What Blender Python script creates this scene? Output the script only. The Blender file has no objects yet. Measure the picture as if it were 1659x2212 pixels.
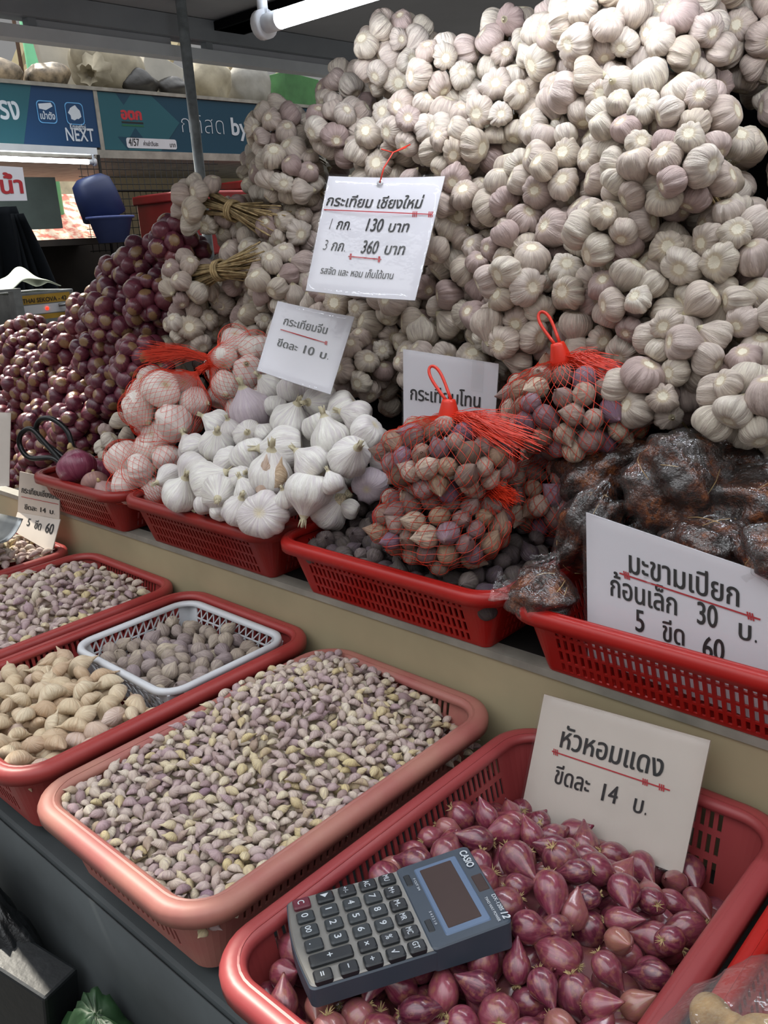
import bpy, math, random
import numpy as np
from mathutils import Vector, Matrix, geometry

random.seed(7)
RNG = np.random.default_rng(7)
SC = bpy.context.scene
COL = SC.collection

# ------------------------------------------------------------------ camera
YAW, PITCH, ROLL, FPX = math.radians(-43.45), math.radians(17.55), math.radians(-3.45), 1885.0
cy, sy = math.cos(YAW), math.sin(YAW)
fw = Vector((sy * math.cos(PITCH), cy * math.cos(PITCH), -math.sin(PITCH)))
rt = Vector((cy, -sy, 0)); up = rt.cross(fw)
r2 = rt * math.cos(ROLL) + up * math.sin(ROLL); u2 = up * math.cos(ROLL) - rt * math.sin(ROLL)
cam = bpy.data.cameras.new('camera'); camo = bpy.data.objects.new('camera', cam); COL.objects.link(camo)
camo.matrix_world = Matrix(((r2.x, u2.x, -fw.x, 0), (r2.y, u2.y, -fw.y, 0), (r2.z, u2.z, -fw.z, 1.45), (0, 0, 0, 1)))
cam.sensor_fit = 'VERTICAL'; cam.sensor_height = 36.0; cam.lens = 36.0 * FPX / 2212.0
cam.clip_start = 0.02
SC.camera = camo
CAMP = np.array([0, 0, 1.45])

# ------------------------------------------------------------------ light and exposure
world = bpy.data.worlds.new('world'); SC.world = world; world.use_nodes = True
wn = world.node_tree; bg = wn.nodes['Background']
wtc = wn.nodes.new('ShaderNodeTexCoord'); wsx = wn.nodes.new('ShaderNodeSeparateXYZ')
wrp = wn.nodes.new('ShaderNodeValToRGB')
wn.links.new(wtc.outputs['Generated'], wsx.inputs[0]); wn.links.new(wsx.outputs['Z'], wrp.inputs['Fac'])
els = wrp.color_ramp.elements
els[0].position = 0.0; els[0].color = (0.20, 0.195, 0.19, 1)
els[1].position = 1.0; els[1].color = (2.2, 2.3, 2.4, 1)
for p_, c_ in ((.25, (0.26, 0.26, 0.26, 1)), (.50, (0.85, 0.87, 0.90, 1)), (.80, (2.2, 2.25, 2.3, 1))):
    e_ = els.new(p_); e_.color = c_
wn.links.new(wrp.outputs[0], bg.inputs['Color'])
bg.inputs['Strength'].default_value = 0.74
sun = bpy.data.lights.new('sun', 'SUN'); sun.energy = 5.0; sun.angle = math.radians(2); sun.color = (1.0, 0.93, 0.80)
suno = bpy.data.objects.new('sun', sun); COL.objects.link(suno)
suno.rotation_euler = Vector((0.62, -0.10, -0.78)).to_track_quat('-Z', 'Y').to_euler()
SC.view_settings.view_transform = 'Standard'; SC.view_settings.look = 'None'
SC.view_settings.gamma = 1.0; SC.view_settings.use_curve_mapping = False
SC.view_settings.exposure = 0.55
TUBE_STRENGTH = 19.0

# ------------------------------------------------------------------ materials
def srgb(h):
    h = h.lstrip('#'); c = [int(h[i:i + 2], 16) / 255 for i in (0, 2, 4)]
    return tuple(x / 12.92 if x <= 0.04045 else ((x + 0.055) / 1.055) ** 2.4 for x in c) + (1,)

class NT:
    def __init__(s, name):
        s.m = bpy.data.materials.new(name); s.m.use_nodes = True
        s.t = s.m.node_tree; s.b = s.t.nodes['Principled BSDF']
    def n(s, kind, **kw):
        o = s.t.nodes.new('ShaderNode' + kind)
        for k, v in kw.items(): setattr(o, k, v)
        return o
    def l(s, a, b): s.t.links.new(a, b)
    def math(s, op, a, b=None, c=None):
        o = s.n('Math', operation=op)
        for i, x in enumerate((a, b, c)):
            if x is None: continue
            if isinstance(x, (int, float)): o.inputs[i].default_value = x
            else: s.l(x, o.inputs[i])
        return o.outputs[0]
    def mix(s, fac, a, b, blend='MIX'):
        o = s.n('Mix', data_type='RGBA', blend_type=blend)
        for i, x in ((0, fac), (6, a), (7, b)):
            if isinstance(x, (int, float)): o.inputs[i].default_value = x
            elif isinstance(x, tuple): o.inputs[i].default_value = x
            else: s.l(x, o.inputs[i])
        return o.outputs[2]
    def noise(s, vec, scale, detail=3, rough=.55):
        o = s.n('TexNoise'); o.inputs['Scale'].default_value = scale; o.inputs['Detail'].default_value = detail
        o.inputs['Roughness'].default_value = rough
        if vec is not None: s.l(vec, o.inputs['Vector'])
        return o.outputs['Fac']
    def ramp(s, fac, stops):
        o = s.n('ValToRGB'); e = o.color_ramp.elements
        while len(e) < len(stops): e.new(.5)
        for q, (p, c) in zip(e, stops): q.position = p; q.color = c
        s.l(fac, o.inputs[0]); return o.outputs[0]
    def bump(s, h, strength=.3, dist=.002):
        o = s.n('Bump'); o.inputs['Strength'].default_value = strength; o.inputs['Distance'].default_value = dist
        s.l(h, o.inputs['Height']); s.l(o.outputs[0], s.b.inputs['Normal'])
    def set(s, **kw):
        for k, v in kw.items(): s.b.inputs[k.replace('_', ' ')].default_value = v

def plain(name, col, rough=.5, metal=0.0, var=.06, scale=8.0, bump=0.0, spec=.5):
    t = NT(name); c = srgb(col)
    tc = t.n('TexCoord').outputs['Object']
    n = t.noise(tc, scale, 4)
    d = tuple(x * (1 - 2.2 * var) for x in c[:3]) + (1,); e = tuple(min(1, x * (1 + 2.2 * var)) for x in c[:3]) + (1,)
    t.l(t.ramp(n, [(.3, d), (.7, e)]), t.b.inputs['Base Color'])
    t.set(Roughness=rough, Metallic=metal); t.b.inputs['Specular IOR Level'].default_value = spec
    if bump: t.bump(t.noise(tc, scale * 6, 3), bump, .002)
    return t.m

def emit(name, col, strength):
    t = NT(name); t.set(Roughness=.4); t.b.inputs['Emission Color'].default_value = srgb(col)
    t.b.inputs['Emission Strength'].default_value = strength; t.b.inputs['Base Color'].default_value = srgb(col)
    return t.m

def bulb_mat(name, base_stops, streak, streak_amt, rough, spec=.35, freq=5.0, tip=None, dirt=None, bump=.35, sheen=0.0, root=None):
    """Vegetable skin: colour varies from bulb to bulb, fine streaks run along the meridians."""
    t = NT(name)
    at = t.n('Attribute', attribute_name='lc'); rn = t.n('Attribute', attribute_name='rnd')
    oi = t.n('ObjectInfo').outputs['Random']
    r = t.math('FRACT', t.math('ADD', rn.outputs['Fac'], oi))
    sx = t.n('SeparateXYZ'); t.l(at.outputs['Vector'], sx.inputs[0])
    x, y, z = sx.outputs
    rad = t.math('SQRT', t.math('ADD', t.math('ADD', t.math('MULTIPLY', x, x), t.math('MULTIPLY', y, y)), .004))
    cb = t.n('CombineXYZ')
    t.l(t.math('MULTIPLY', t.math('DIVIDE', x, rad), freq), cb.inputs[0])
    t.l(t.math('MULTIPLY', t.math('DIVIDE', y, rad), freq), cb.inputs[1])
    t.l(t.math('ADD', t.math('MULTIPLY', z, .55), t.math('MULTIPLY', r, 37.0)), cb.inputs[2])
    st = t.noise(cb.outputs[0], 1.6, 5, .62)
    big = t.n('VectorMath', operation='ADD'); t.l(at.outputs['Vector'], big.inputs[0])
    cb2 = t.n('CombineXYZ'); t.l(t.math('MULTIPLY', r, 91.0), cb2.inputs[0]); t.l(cb2.outputs[0], big.inputs[1])
    patch = t.noise(big.outputs[0], 1.4, 3)
    base = t.ramp(r, base_stops)
    f = t.math('MULTIPLY', t.ramp(st, [(.42, (0, 0, 0, 1)), (.68, (1, 1, 1, 1))]), streak_amt)
    f = t.math('MULTIPLY', f, t.math('ADD', .35, t.math('MULTIPLY', patch, 1.2)))
    c = t.mix(f, base, streak)
    fine = t.ramp(t.noise(cb.outputs[0], 4.5, 3), [(.3, (.78, .76, .74, 1)), (.6, (1, 1, 1, 1))])
    c = t.mix(.7, c, fine, 'MULTIPLY')
    if dirt:
        c = t.mix(t.math('MULTIPLY', t.ramp(t.noise(big.outputs[0], 2.6, 5), [(.5, (0, 0, 0, 1)), (.66, (1, 1, 1, 1))]), dirt[1]), c, dirt[0])
    if tip:   # dry tips at the poles
        az = t.math('ABSOLUTE', z)
        c = t.mix(t.math('MULTIPLY', t.ramp(t.math('ADD', az, t.math('MULTIPLY', st, .3)), [(tip[1], (0, 0, 0, 1)), (tip[2], (1, 1, 1, 1))]), tip[3]), c, tip[0])
    if root:   # rough root plate on the +z pole, its size differs from bulb to bulb
        pos = t.math('GREATER_THAN', z, 0.0); nz = t.noise(big.outputs[0], 7.0, 4)
        rr = t.math('ADD', rad, t.math('ADD', t.math('MULTIPLY', nz, .22), t.math('MULTIPLY', r, .10)))
        f1 = t.math('MULTIPLY', pos, t.ramp(rr, [(root[1] + .14, (1, 1, 1, 1)), (root[1] + .30, (0, 0, 0, 1))]))
        c = t.mix(t.math('MULTIPLY', f1, .55), c, root[2])
        f2 = t.math('MULTIPLY', pos, t.ramp(rr, [(root[1] + .06, (1, 1, 1, 1)), (root[1] + .10, (0, 0, 0, 1))]))
        c = t.mix(f2, c, root[0])
    t.l(c, t.b.inputs['Base Color'])
    t.set(Roughness=rough); t.b.inputs['Specular IOR Level'].default_value = spec
    if sheen: t.b.inputs['Coat Weight'].default_value = sheen; t.b.inputs['Coat Roughness'].default_value = .14
    t.bump(st, bump, .15)
    return t.m

M = {}
RT = (srgb('#f2ead4'), .36, srgb('#d2bf98'))
M['garlic'] = bulb_mat('garlic_skin', [(0, srgb('#cabcaa')), (.25, srgb('#e2d9c9')), (.5, srgb('#cdbcb0')), (.7, srgb('#e9e1d3')), (.9, srgb('#c3aea8')), (1, srgb('#b59f9a'))],
                       srgb('#9a8480'), .55, .46, freq=3.4, root=RT)
M['garlic_white'] = bulb_mat('white_garlic_skin', [(0, srgb('#ebe9e1')), (.5, srgb('#f4f2ec')), (.85, srgb('#e6e2dd')), (1, srgb('#cfc0ca'))],
                       srgb('#b09ab2'), .42, .40, freq=3.4, bump=.25, root=(srgb('#dccfae'), .20, srgb('#d9cca8')))
M['garlic_pink'] = bulb_mat('netted_garlic_skin', [(0, srgb('#f3ece4')), (.5, srgb('#f7f2ea')), (1, srgb('#ece0da'))], srgb('#d2b8b4'), .35, .5, freq=3.4, bump=.25, root=(srgb('#cdbd98'), .22, srgb('#d9cca8')))
M['pearl_dark'] = bulb_mat('dark_single_garlic_skin', [(0, srgb('#5c5350')), (.35, srgb('#6f6462')), (.6, srgb('#5b4c5a')), (.85, srgb('#8b7f79')), (1, srgb('#4d4548'))],
                           srgb('#3a3136'), .7, .6, freq=3.2, dirt=(srgb('#57503f'), .5))
M['pearl_net'] = bulb_mat('netted_single_garlic_skin', [(0, srgb('#b59a78')), (.25, srgb('#8a6a74')), (.45, srgb('#d8c4ac')), (.62, srgb('#8f7088')), (.8, srgb('#6f5a45')), (1, srgb('#b29a92'))],
                          srgb('#5c3a50'), .6, .5, freq=3.2, dirt=(srgb('#7a5f42'), .45))
M['pearl_tray'] = bulb_mat('tray_single_garlic_skin', [(0, srgb('#a5978a')), (.4, srgb('#b9ab9b')), (.7, srgb('#9b8c93')), (1, srgb('#c9bca6'))],
                           srgb('#6d5c63'), .6, .6, freq=3.4)
M['shallot'] = bulb_mat('shallot_skin', [(0, srgb('#5e1e34')), (.22, srgb('#7a2f45')), (.4, srgb('#4d1730')), (.58, srgb('#8a4250')), (.72, srgb('#6a2a3c')), (.86, srgb('#93585a')), (1, srgb('#9a6a58'))],
                        srgb('#a85c6c'), .5, .30, .5, freq=2.6, tip=(srgb('#b08a60'), 1.10, 1.5, .75), bump=.05, sheen=.8, dirt=(srgb('#9a6a50'), .55))
M['shallot_dark'] = bulb_mat('bunched_shallot_skin', [(0, srgb('#5c2338')), (.4, srgb('#6d3040')), (.7, srgb('#4e1c34')), (1, srgb('#7a3c40'))],
                             srgb('#8d4a56'), .5, .28, .5, freq=3.2, tip=(srgb('#96784e'), .97, 1.13, .75), bump=.15, sheen=.4)
M['onion'] = bulb_mat('onion_skin', [(0, srgb('#7d3550')), (1, srgb('#7d3550'))], srgb('#a8657a'), .5, .26, .5, freq=4, tip=(srgb('#8a7350'), .9, 1.1, .9), bump=.15, sheen=.3)
M['onion_pale'] = bulb_mat('pale_onion_skin', [(0, srgb('#9a7470')), (1, srgb('#a58a8c'))], srgb('#b98f7a'), .6, .35, .4, freq=4, bump=.15)
M['clove'] = bulb_mat('clove_skin', [(0, srgb('#c4b0ab')), (.25, srgb('#dccdbc')), (.5, srgb('#b89fa4')), (.7, srgb('#e6dcc8')), (.88, srgb('#dccb98')), (1, srgb('#9c8290'))],
                      srgb('#8a6c78'), .5, .42, freq=2.4, tip=(srgb('#d8c9a8'), .9, 1.2, .5))
M['clove_big'] = bulb_mat('large_clove_skin', [(0, srgb('#d9c5a6')), (.4, srgb('#e2d3b8')), (.7, srgb('#cdb396')), (1, srgb('#dcc8bf'))],
                          srgb('#b8916e'), .5, .42, freq=2.4)
M['root'] = plain('garlic_root_plate', '#d9cdae', .85, var=.22, scale=500, bump=.5)
M['tuft'] = plain('dry_root_tuft', '#c4ad7c', .9, var=.2, scale=200, bump=.5)
M['stalk'] = plain('dry_stalk', '#a8926a', .8, var=.22, scale=60, bump=.3)
def plastic(name, col, rough=.35, fade=None, amt=.4):
    t = NT(name); tc = t.n('TexCoord').outputs['Object']; c = srgb(col)
    n = t.ramp(t.noise(tc, 9, 5), [(.38, (0, 0, 0, 1)), (.7, (1, 1, 1, 1))])
    t.l(t.mix(t.math('MULTIPLY', n, amt), c, srgb(fade or col)), t.b.inputs['Base Color'])
    t.set(Roughness=rough); t.b.inputs['Specular IOR Level'].default_value = .45
    t.bump(t.noise(tc, 140, 2), .05, .001)
    return t.m
M['red'] = plastic('red_plastic', '#a81d18', .34, '#951a16')
M['red_deep'] = plastic('deep_red_plastic', '#8a211c', .36, '#7a1c19')
M['red_old'] = plastic('worn_red_plastic', '#93302f', .42, '#a24844', .6)
M['pink_old'] = plastic('faded_pink_plastic', '#9e5c57', .48, '#aa7d6c', .8)
M['red_front'] = plastic('front_red_plastic', '#8f383b', .42, '#954240', .5)
M['white_pl'] = plastic('white_plastic', '#c9cbd0', .4, '#b7b8b8')
M['cream'] = plain('cream_painted_board', '#a69a7c', .55, var=.05, scale=5)
M['steel_edge'] = plain('grey_wood_edge', '#8e8a80', .6, var=.12, scale=14)
M['dark'] = plain('dark_board', '#1d1b1a', .8, spec=.2)
M['darker'] = plain('near_black', '#0b0c0e', .9, spec=.1)  # near-black backing colour; makes the gaps in the heap read as shade
M['apron'] = plain('grey_table_cloth', '#3f4446', .7, var=.12, scale=7, bump=.1)
M['floor'] = plain('concrete_floor', '#3b3a38', .8, var=.15, scale=3)
M['ceil'] = plain('canopy_sheet', '#a9aaae', .75, var=.05, scale=2)
M['alum'] = plain('painted_beam', '#dfe4e8', .5, 0.0, var=.05, scale=5)
M['beam_dark'] = plain('grey_beam', '#9a9fa4', .5, 0.0, var=.05, scale=5)
M['galv'] = plain('galvanised_pipe', '#a3abae', .45, .15, var=.16, scale=30)
M['paper'] = plain('white_paper', '#dcdbe2', .6, var=.015, scale=6)
M['paper_warm'] = plain('cream_paper', '#c6bdb4', .6, var=.03, scale=6)
M['ink'] = plain('black_ink', '#141416', .6, var=0)
M['red_ink'] = plain('red_marker_ink', '#b01f2a', .6, var=0)
M['white_ink'] = plain('white_print', '#b9c0c6', .5, var=0)
M['net'] = plain('red_net_cord', '#d8381c', .45, var=.08)
M['net_pale'] = plain('orange_net_cord', '#e0452c', .45, var=.08)
M['tag'] = plain('red_plastic_tie', '#e0341f', .3, var=.03)
M['black_rubber'] = plain('black_handle', '#101214', .35, var=.05)
M['metal'] = plain('steel', '#8b8e8f', .3, .9, var=.1, scale=20)
M['tamarind'] = NT('tamarind_pulp').m
def _tam():
    t = NT('tamarind_flesh'); tc = t.n('TexCoord').outputs['Object']
    a = t.noise(tc, 28, 6, .7); w = t.noise(tc, 60, 4, .7)
    t.l(t.ramp(a, [(.32, srgb('#150b07')), (.48, srgb('#2b150b')), (.57, srgb('#552811')), (.63, srgb('#8a4c20')), (.67, srgb('#3f1d0e')), (.8, srgb('#20100a'))]), t.b.inputs['Base Color'])
    t.set(Roughness=.25); t.bump(w, 1.0, .008)
    return t.m
M['tamarind'] = _tam()
def clear(name, haze, rough=.06, tint=(1, 1, 1, 1), bumpscale=30, bstr=.5, refl=.10, fres=.35):
    t = NT(name); nt = t.t; nt.nodes.remove(t.b)
    tr = t.n('BsdfTransparent'); tr.inputs[0].default_value = tint
    gl = t.n('BsdfGlossy'); gl.inputs['Roughness'].default_value = rough
    df = t.n('BsdfDiffuse'); df.inputs[0].default_value = (.82, .83, .84, 1)
    tc = t.n('TexCoord').outputs['Object']
    bm_ = t.n('Bump'); bm_.inputs['Strength'].default_value = bstr; bm_.inputs['Distance'].default_value = .01
    t.l(t.noise(tc, bumpscale, 4, .6), bm_.inputs['Height'])
    t.l(bm_.outputs[0], gl.inputs['Normal'])
    lw = t.n('LayerWeight'); lw.inputs['Blend'].default_value = .25; t.l(bm_.outputs[0], lw.inputs['Normal'])
    m1 = t.n('MixShader'); t.l(t.math('MINIMUM', t.math('ADD', refl, t.math('MULTIPLY', lw.outputs['Facing'], fres)), .6), m1.inputs[0])
    t.l(tr.outputs[0], m1.inputs[1]); t.l(gl.outputs[0], m1.inputs[2])
    m2 = t.n('MixShader'); m2.inputs[0].default_value = haze
    t.l(m1.outputs[0], m2.inputs[1]); t.l(df.outputs[0], m2.inputs[2])
    t.l(m2.outputs[0], nt.nodes['Material Output'].inputs['Surface'])
    return t.m
M['sleeve'] = clear('clear_sleeve', .01, .08, bumpscale=18, bstr=.35, refl=.018, fres=.10)
M['film'] = clear('clear_film', .012, .05, bumpscale=45, bstr=.8, refl=.055)
M['bagfilm'] = clear('clear_bag', .05, .12, bumpscale=24, bstr=.6, refl=.04)
M['ginger'] = plain('ginger_skin', '#a98a5c', .7, var=.2, scale=40, bump=.3)

# ------------------------------------------------------------------ mesh helpers
class G:
    def __init__(s): s.v = []; s.f = []; s.mi = []
    def add(s, verts, faces, mi=0):
        o = len(s.v); s.v.extend([tuple(map(float, p)) for p in verts])
        s.f.extend([tuple(i + o for i in f) for f in faces]); s.mi.extend([mi] * len(faces)); return s
    def box(s, c, size, mi=0, R=None):
        hx, hy, hz = [a / 2 for a in size]
        p = [(x, y, z) for x in (-hx, hx) for y in (-hy, hy) for z in (-hz, hz)]
        p = [(R @ Vector(q) if R else Vector(q)) + Vector(c) for q in p]
        return s.add(p, [(0, 1, 3, 2), (4, 6, 7, 5), (0, 4, 5, 1), (2, 3, 7, 6), (0, 2, 6, 4), (1, 5, 7, 3)], mi)
    def box2(s, a, b, mi=0): return s.box([(x + y) / 2 for x, y in zip(a, b)], [abs(y - x) for x, y in zip(a, b)], mi)
    def tube(s, path, rad, n=8, mi=0, closed=False, caps=True):
        P = [Vector(p) for p in path]; m = len(P); R_ = rad if hasattr(rad, '__len__') else [rad] * m
        vs = []; prev = None
        for i, p in enumerate(P):
            if closed: d = P[(i + 1) % m] - P[i - 1]
            else: d = P[min(i + 1, m - 1)] - P[max(i - 1, 0)]
            d.normalize()
            if prev is None:
                a = Vector((0, 0, 1)) if abs(d.z) < .9 else Vector((1, 0, 0)); u = d.cross(a).normalized()
            else: u = (prev - d * prev.dot(d)).normalized()
            prev = u; w = d.cross(u)
            for k in range(n):
                t = 2 * math.pi * k / n; vs.append(p + (u * math.cos(t) + w * math.sin(t)) * R_[i])
        fs = []
        for i in range(m if closed else m - 1):
            j = (i + 1) % m
            for k in range(n):
                l = (k + 1) % n; fs.append((i * n + k, i * n + l, j * n + l, j * n + k))
        if caps and not closed: fs += [tuple(range(n))[::-1], tuple((m - 1) * n + k for k in range(n))]
        return s.add(vs, fs, mi)
    def bar(s, a, b, w, h=None, mi=0):
        a, b = Vector(a), Vector(b); d = (b - a); L = d.length; d.normalize()
        R = d.to_track_quat('X', 'Z').to_matrix()
        return s.box((a + b) / 2, (L, w, h or w), mi, R)
    def lathe(s, prof, n=24, c=(0, 0, 0), mi=0, R=None):
        vs = []; m = len(prof)
        for r, z in prof:
            for k in range(n):
                t = 2 * math.pi * k / n; q = Vector((r * math.cos(t), r * math.sin(t), z))
                vs.append((R @ q if R else q) + Vector(c))
        fs = [(i * n + k, i * n + (k + 1) % n, (i + 1) * n + (k + 1) % n, (i + 1) * n + k) for i in range(m - 1) for k in range(n)]
        return s.add(vs, fs, mi)
    def grid(s, fn, nu, nv, mi=0):
        vs = [fn(i / nu, j / nv) for j in range(nv + 1) for i in range(nu + 1)]
        w = nu + 1
        return s.add(vs, [(j * w + i, j * w + i + 1, (j + 1) * w + i + 1, (j + 1) * w + i) for j in range(nv) for i in range(nu)], mi)
    def mesh(s, name, mats, smooth=True):
        me = bpy.data.meshes.new(name); me.from_pydata(s.v, [], s.f)
        for m in (mats if isinstance(mats, (list, tuple)) else [mats]): me.materials.append(m)
        if any(s.mi): me.polygons.foreach_set('material_index', s.mi)
        me.polygons.foreach_set('use_smooth', [smooth] * len(s.f)); me.update()
        return me
    def build(s, name, mats, parent=None, smooth=True):
        return link(name, s.mesh(name, mats, smooth), parent)

def link(name, data, parent=None, mw=None):
    o = bpy.data.objects.new(name, data); COL.objects.link(o)
    if parent is not None:
        o.parent = parent
        o.matrix_parent_inverse = base_matrix(parent).inverted()
    if mw is not None: o.matrix_basis = mw
    return o
def base_matrix(o):
    m = o.matrix_basis.copy()
    if o.parent is not None: m = base_matrix(o.parent) @ o.matrix_parent_inverse @ m
    return m
def tag(o, label, cat, group=None, kind=None):
    o['label'] = label; o['category'] = cat
    if group: o['group'] = group
    if kind: o['kind'] = kind
    return o
def thing(name, label, cat, loc=(0, 0, 0), group=None):
    o = bpy.data.objects.new(name, None); COL.objects.link(o); o.location = loc; o.empty_display_size = .02
    o.matrix_basis = Matrix.Translation(loc)
    return tag(o, label, cat, group)
def structure(o): o['kind'] = 'structure'; return o
def bevel(o, w, seg=2):
    b = o.modifiers.new('bevel', 'BEVEL'); b.width = w; b.segments = seg; b.limit_method = 'ANGLE'; return o
def frame(n, spin=0.0):
    n = Vector(n).normalized(); a = Vector((0, 0, 1)) if abs(n.z) < .95 else Vector((1, 0, 0))
    u = a.cross(n).normalized(); w = n.cross(u)
    u, w = u * math.cos(spin) + w * math.sin(spin), w * math.cos(spin) - u * math.sin(spin)
    return Matrix((u, w, n)).transposed()
def xf(loc, R, sc):
    s = sc if hasattr(sc, '__len__') else (sc, sc, sc)
    return Matrix.Translation(loc) @ R.to_4x4() @ Matrix.Diagonal((*s, 1))
def attrs(me, lc, rnd=None):
    a = me.attributes.new('lc', 'FLOAT_VECTOR', 'POINT'); a.data.foreach_set('vector', np.asarray(lc, dtype=np.float32).ravel())
    if rnd is not None:
        b = me.attributes.new('rnd', 'FLOAT', 'POINT'); b.data.foreach_set('value', np.asarray(rnd, dtype=np.float32))
def smooth01(a, b, x):
    t = min(1, max(0, (x - a) / (b - a))); return t * t * (3 - 2 * t)

# ------------------------------------------------------------------ vegetable meshes (unit radius)
def garlic_geo(seed, nth=40, nt=16, lobes=8, neck=.5, flat=.8, depth=.17, rootr=.20, warp=.09):
    rg = np.random.default_rng(seed); amp = rg.uniform(.6, 1.25, lobes); wd = rg.uniform(.6, 1.5, lobes); wd = np.cumsum(wd) / wd.sum(); ph = rg.uniform(0, 6.28)
    off = rg.uniform(-.10, .10, 3); vs = []; fs = []; el = rg.uniform(-warp, warp, 2); pe = rg.uniform(0, 6.28, 2); tl = rg.uniform(-.12, .12, 2)
    for i in range(nt + 1):
        t = math.pi * i / nt
        z = flat * math.cos(t); r = math.sin(t) ** .78 if 0 < i < nt else 0.0
        if t < .62: z -= .17 * (1 - t / .62)          # hollow round the root plate
        if t > 2.25:
            q = (t - 2.25) / (math.pi - 2.25); z -= neck * q ** 2.2; r = max(r, .11 * (q > .5)) * (1 - .25 * q) if i < nt else .07
        for k in range(nth):
            th = 2 * math.pi * k / nth; f_ = k / nth; lb = int(np.searchsorted(wd, f_ + 1e-9)) % lobes
            lo = wd[lb - 1] if lb else 0.0; a = math.sin(math.pi * (f_ - lo) / (wd[lb] - lo))
            m = min(1, math.sin(t) * 1.25) if t < 2.4 else .35
            rr = r * (1 - depth * m * (1 - max(a, 0) ** .5)) * (1 + (amp[lb] - 1) * .30 * m * a) * (1 + el[0] * math.cos(2 * th + pe[0]) + el[1] * .6 * math.cos(3 * th + pe[1]))
            x, y = rr * math.cos(th + ph), rr * math.sin(th + ph)
            vs.append((x + off[0] * math.sin(t), y + off[1] * math.sin(t), z + (tl[0] * x + tl[1] * y) * math.sin(t) + .05 * (amp[lb] - 1) * m))
    for i in range(nt):
        for k in range(nth): fs.append((i * nth + k, (i + 1) * nth + k, (i + 1) * nth + (k + 1) % nth, i * nth + (k + 1) % nth))
    mi = [1 if f[0] >= (nt - 1) * nth else 0 for f in fs]
    fs.append(tuple((nt) * nth + k for k in range(nth))); mi.append(1)
    return np.array(vs), fs, mi
def teardrop_geo(seed, nth=16, nt=12, tip=.55, length=1.0, rid=.03, lump=.05):
    rg = np.random.default_rng(seed); ph = rg.uniform(0, 6.28); vs = []; fs = []
    bx, by = rg.uniform(-.12, .12, 2)
    for i in range(nt + 1):
        t = math.pi * i / nt; z = length * math.cos(t); r = math.sin(t) ** .9 if 0 < i < nt else .02
        if t > 2.0:
            q = (t - 2.0) / (math.pi - 2.0); z -= tip * q ** 1.8; r *= 1 - .35 * q; r = max(r, .06 if i == nt else .1)
        if i == 0: z -= .05
        for k in range(nth):
            th = 2 * math.pi * k / nth; rr = r * (1 + rid * math.cos(7 * th + ph) + lump * math.cos(2 * th + ph))
            q = max(0, -z - .6); vs.append((rr * math.cos(th) + bx * q * 2, rr * math.sin(th) + by * q * 2, z))
    for i in range(nt):
        for k in range(nth): fs.append((i * nth + k, (i + 1) * nth + k, (i + 1) * nth + (k + 1) % nth, i * nth + (k + 1) % nth))
    fs.append(tuple(nt * nth + k for k in range(nth)))
    return np.array(vs), fs, [0] * len(fs)
def clove_geo(seed, n=8, m=9, w=.60, h=.56):
    rg = np.random.default_rng(seed); b = rg.uniform(.12, .30); vs = []; fs = []
    for i in range(m + 1):
        t = -1 + 2 * i / m; r = max(.04, (1 - abs(t) ** 2.3)) ** .75
        if t > .45: r *= 1 - .55 * (t - .45) / .55
        for k in range(n):
            a = 2 * math.pi * k / n; yy = w * r * math.cos(a); zz = h * r * math.sin(a)
            if zz < 0: zz *= .55; yy *= .9
            vs.append((t + (.25 if i == m else 0), yy, zz - b * t * t + .1))
    for i in range(m):
        for k in range(n): fs.append((i * n + k, i * n + (k + 1) % n, (i + 1) * n + (k + 1) % n, (i + 1) * n + k))
    fs.append(tuple(range(n))[::-1]); fs.append(tuple(m * n + k for k in range(n)))
    return np.array(vs), fs, [0] * len(fs)
def tuft_geo(seed, n=14, r=.19, L=.30):
    rg = np.random.default_rng(seed); g = G()
    g.lathe([(.0, .98), (r, .97), (r * 1.15, .9)], 8)
    for k in range(n):
        a = rg.uniform(0, 6.28); d = rg.uniform(.2, 1.3); h = rg.uniform(.5, 1) * L
        p = np.array((r * .6 * math.cos(a), r * .6 * math.sin(a), .95)); q = p + np.array((d * L * math.cos(a), d * L * math.sin(a), h))
        g.tube([p, (p + q) / 2 + (0, 0, .02), q], [.035, .025, .008], 4)
    return g
def geo_mesh(name, geo, mats):
    v, f, mi = geo; me = bpy.data.meshes.new(name); me.from_pydata(v.tolist(), [], f)
    for m in mats: me.materials.append(m)
    me.polygons.foreach_set('material_index', mi); me.polygons.foreach_set('use_smooth', [True] * len(f)); attrs(me, v); me.update()
    return me
def merged(name, items, mats, extra=None):
    """items: (geo, matrix 4x4 np) -> one mesh; used only for what nobody could count."""
    V = []; F = []; MI = []; LC = []; RN = []; o = 0
    for geo, mw in items:
        v, f, mi = geo; V.append(v @ mw[:3, :3].T + mw[:3, 3]); F.extend([tuple(i + o for i in q) for q in f]); MI.extend(mi)
        LC.append(v); RN.append(np.full(len(v), RNG.random())); o += len(v)
    if extra:
        v, f = extra; V.append(np.array(v)); F.extend([tuple(i + o for i in q) for q in f]); MI.extend([0] * len(f))
        LC.append(np.array(v) * 40); RN.append(np.full(len(v), .3)); o += len(v)
    me = bpy.data.meshes.new(name); me.from_pydata(np.concatenate(V).tolist(), [], F)
    for m in mats: me.materials.append(m)
    me.polygons.foreach_set('material_index', MI); me.polygons.foreach_set('use_smooth', [True] * len(F))
    attrs(me, np.concatenate(LC), np.concatenate(RN)); me.update()
    return link(name, me)

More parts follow.
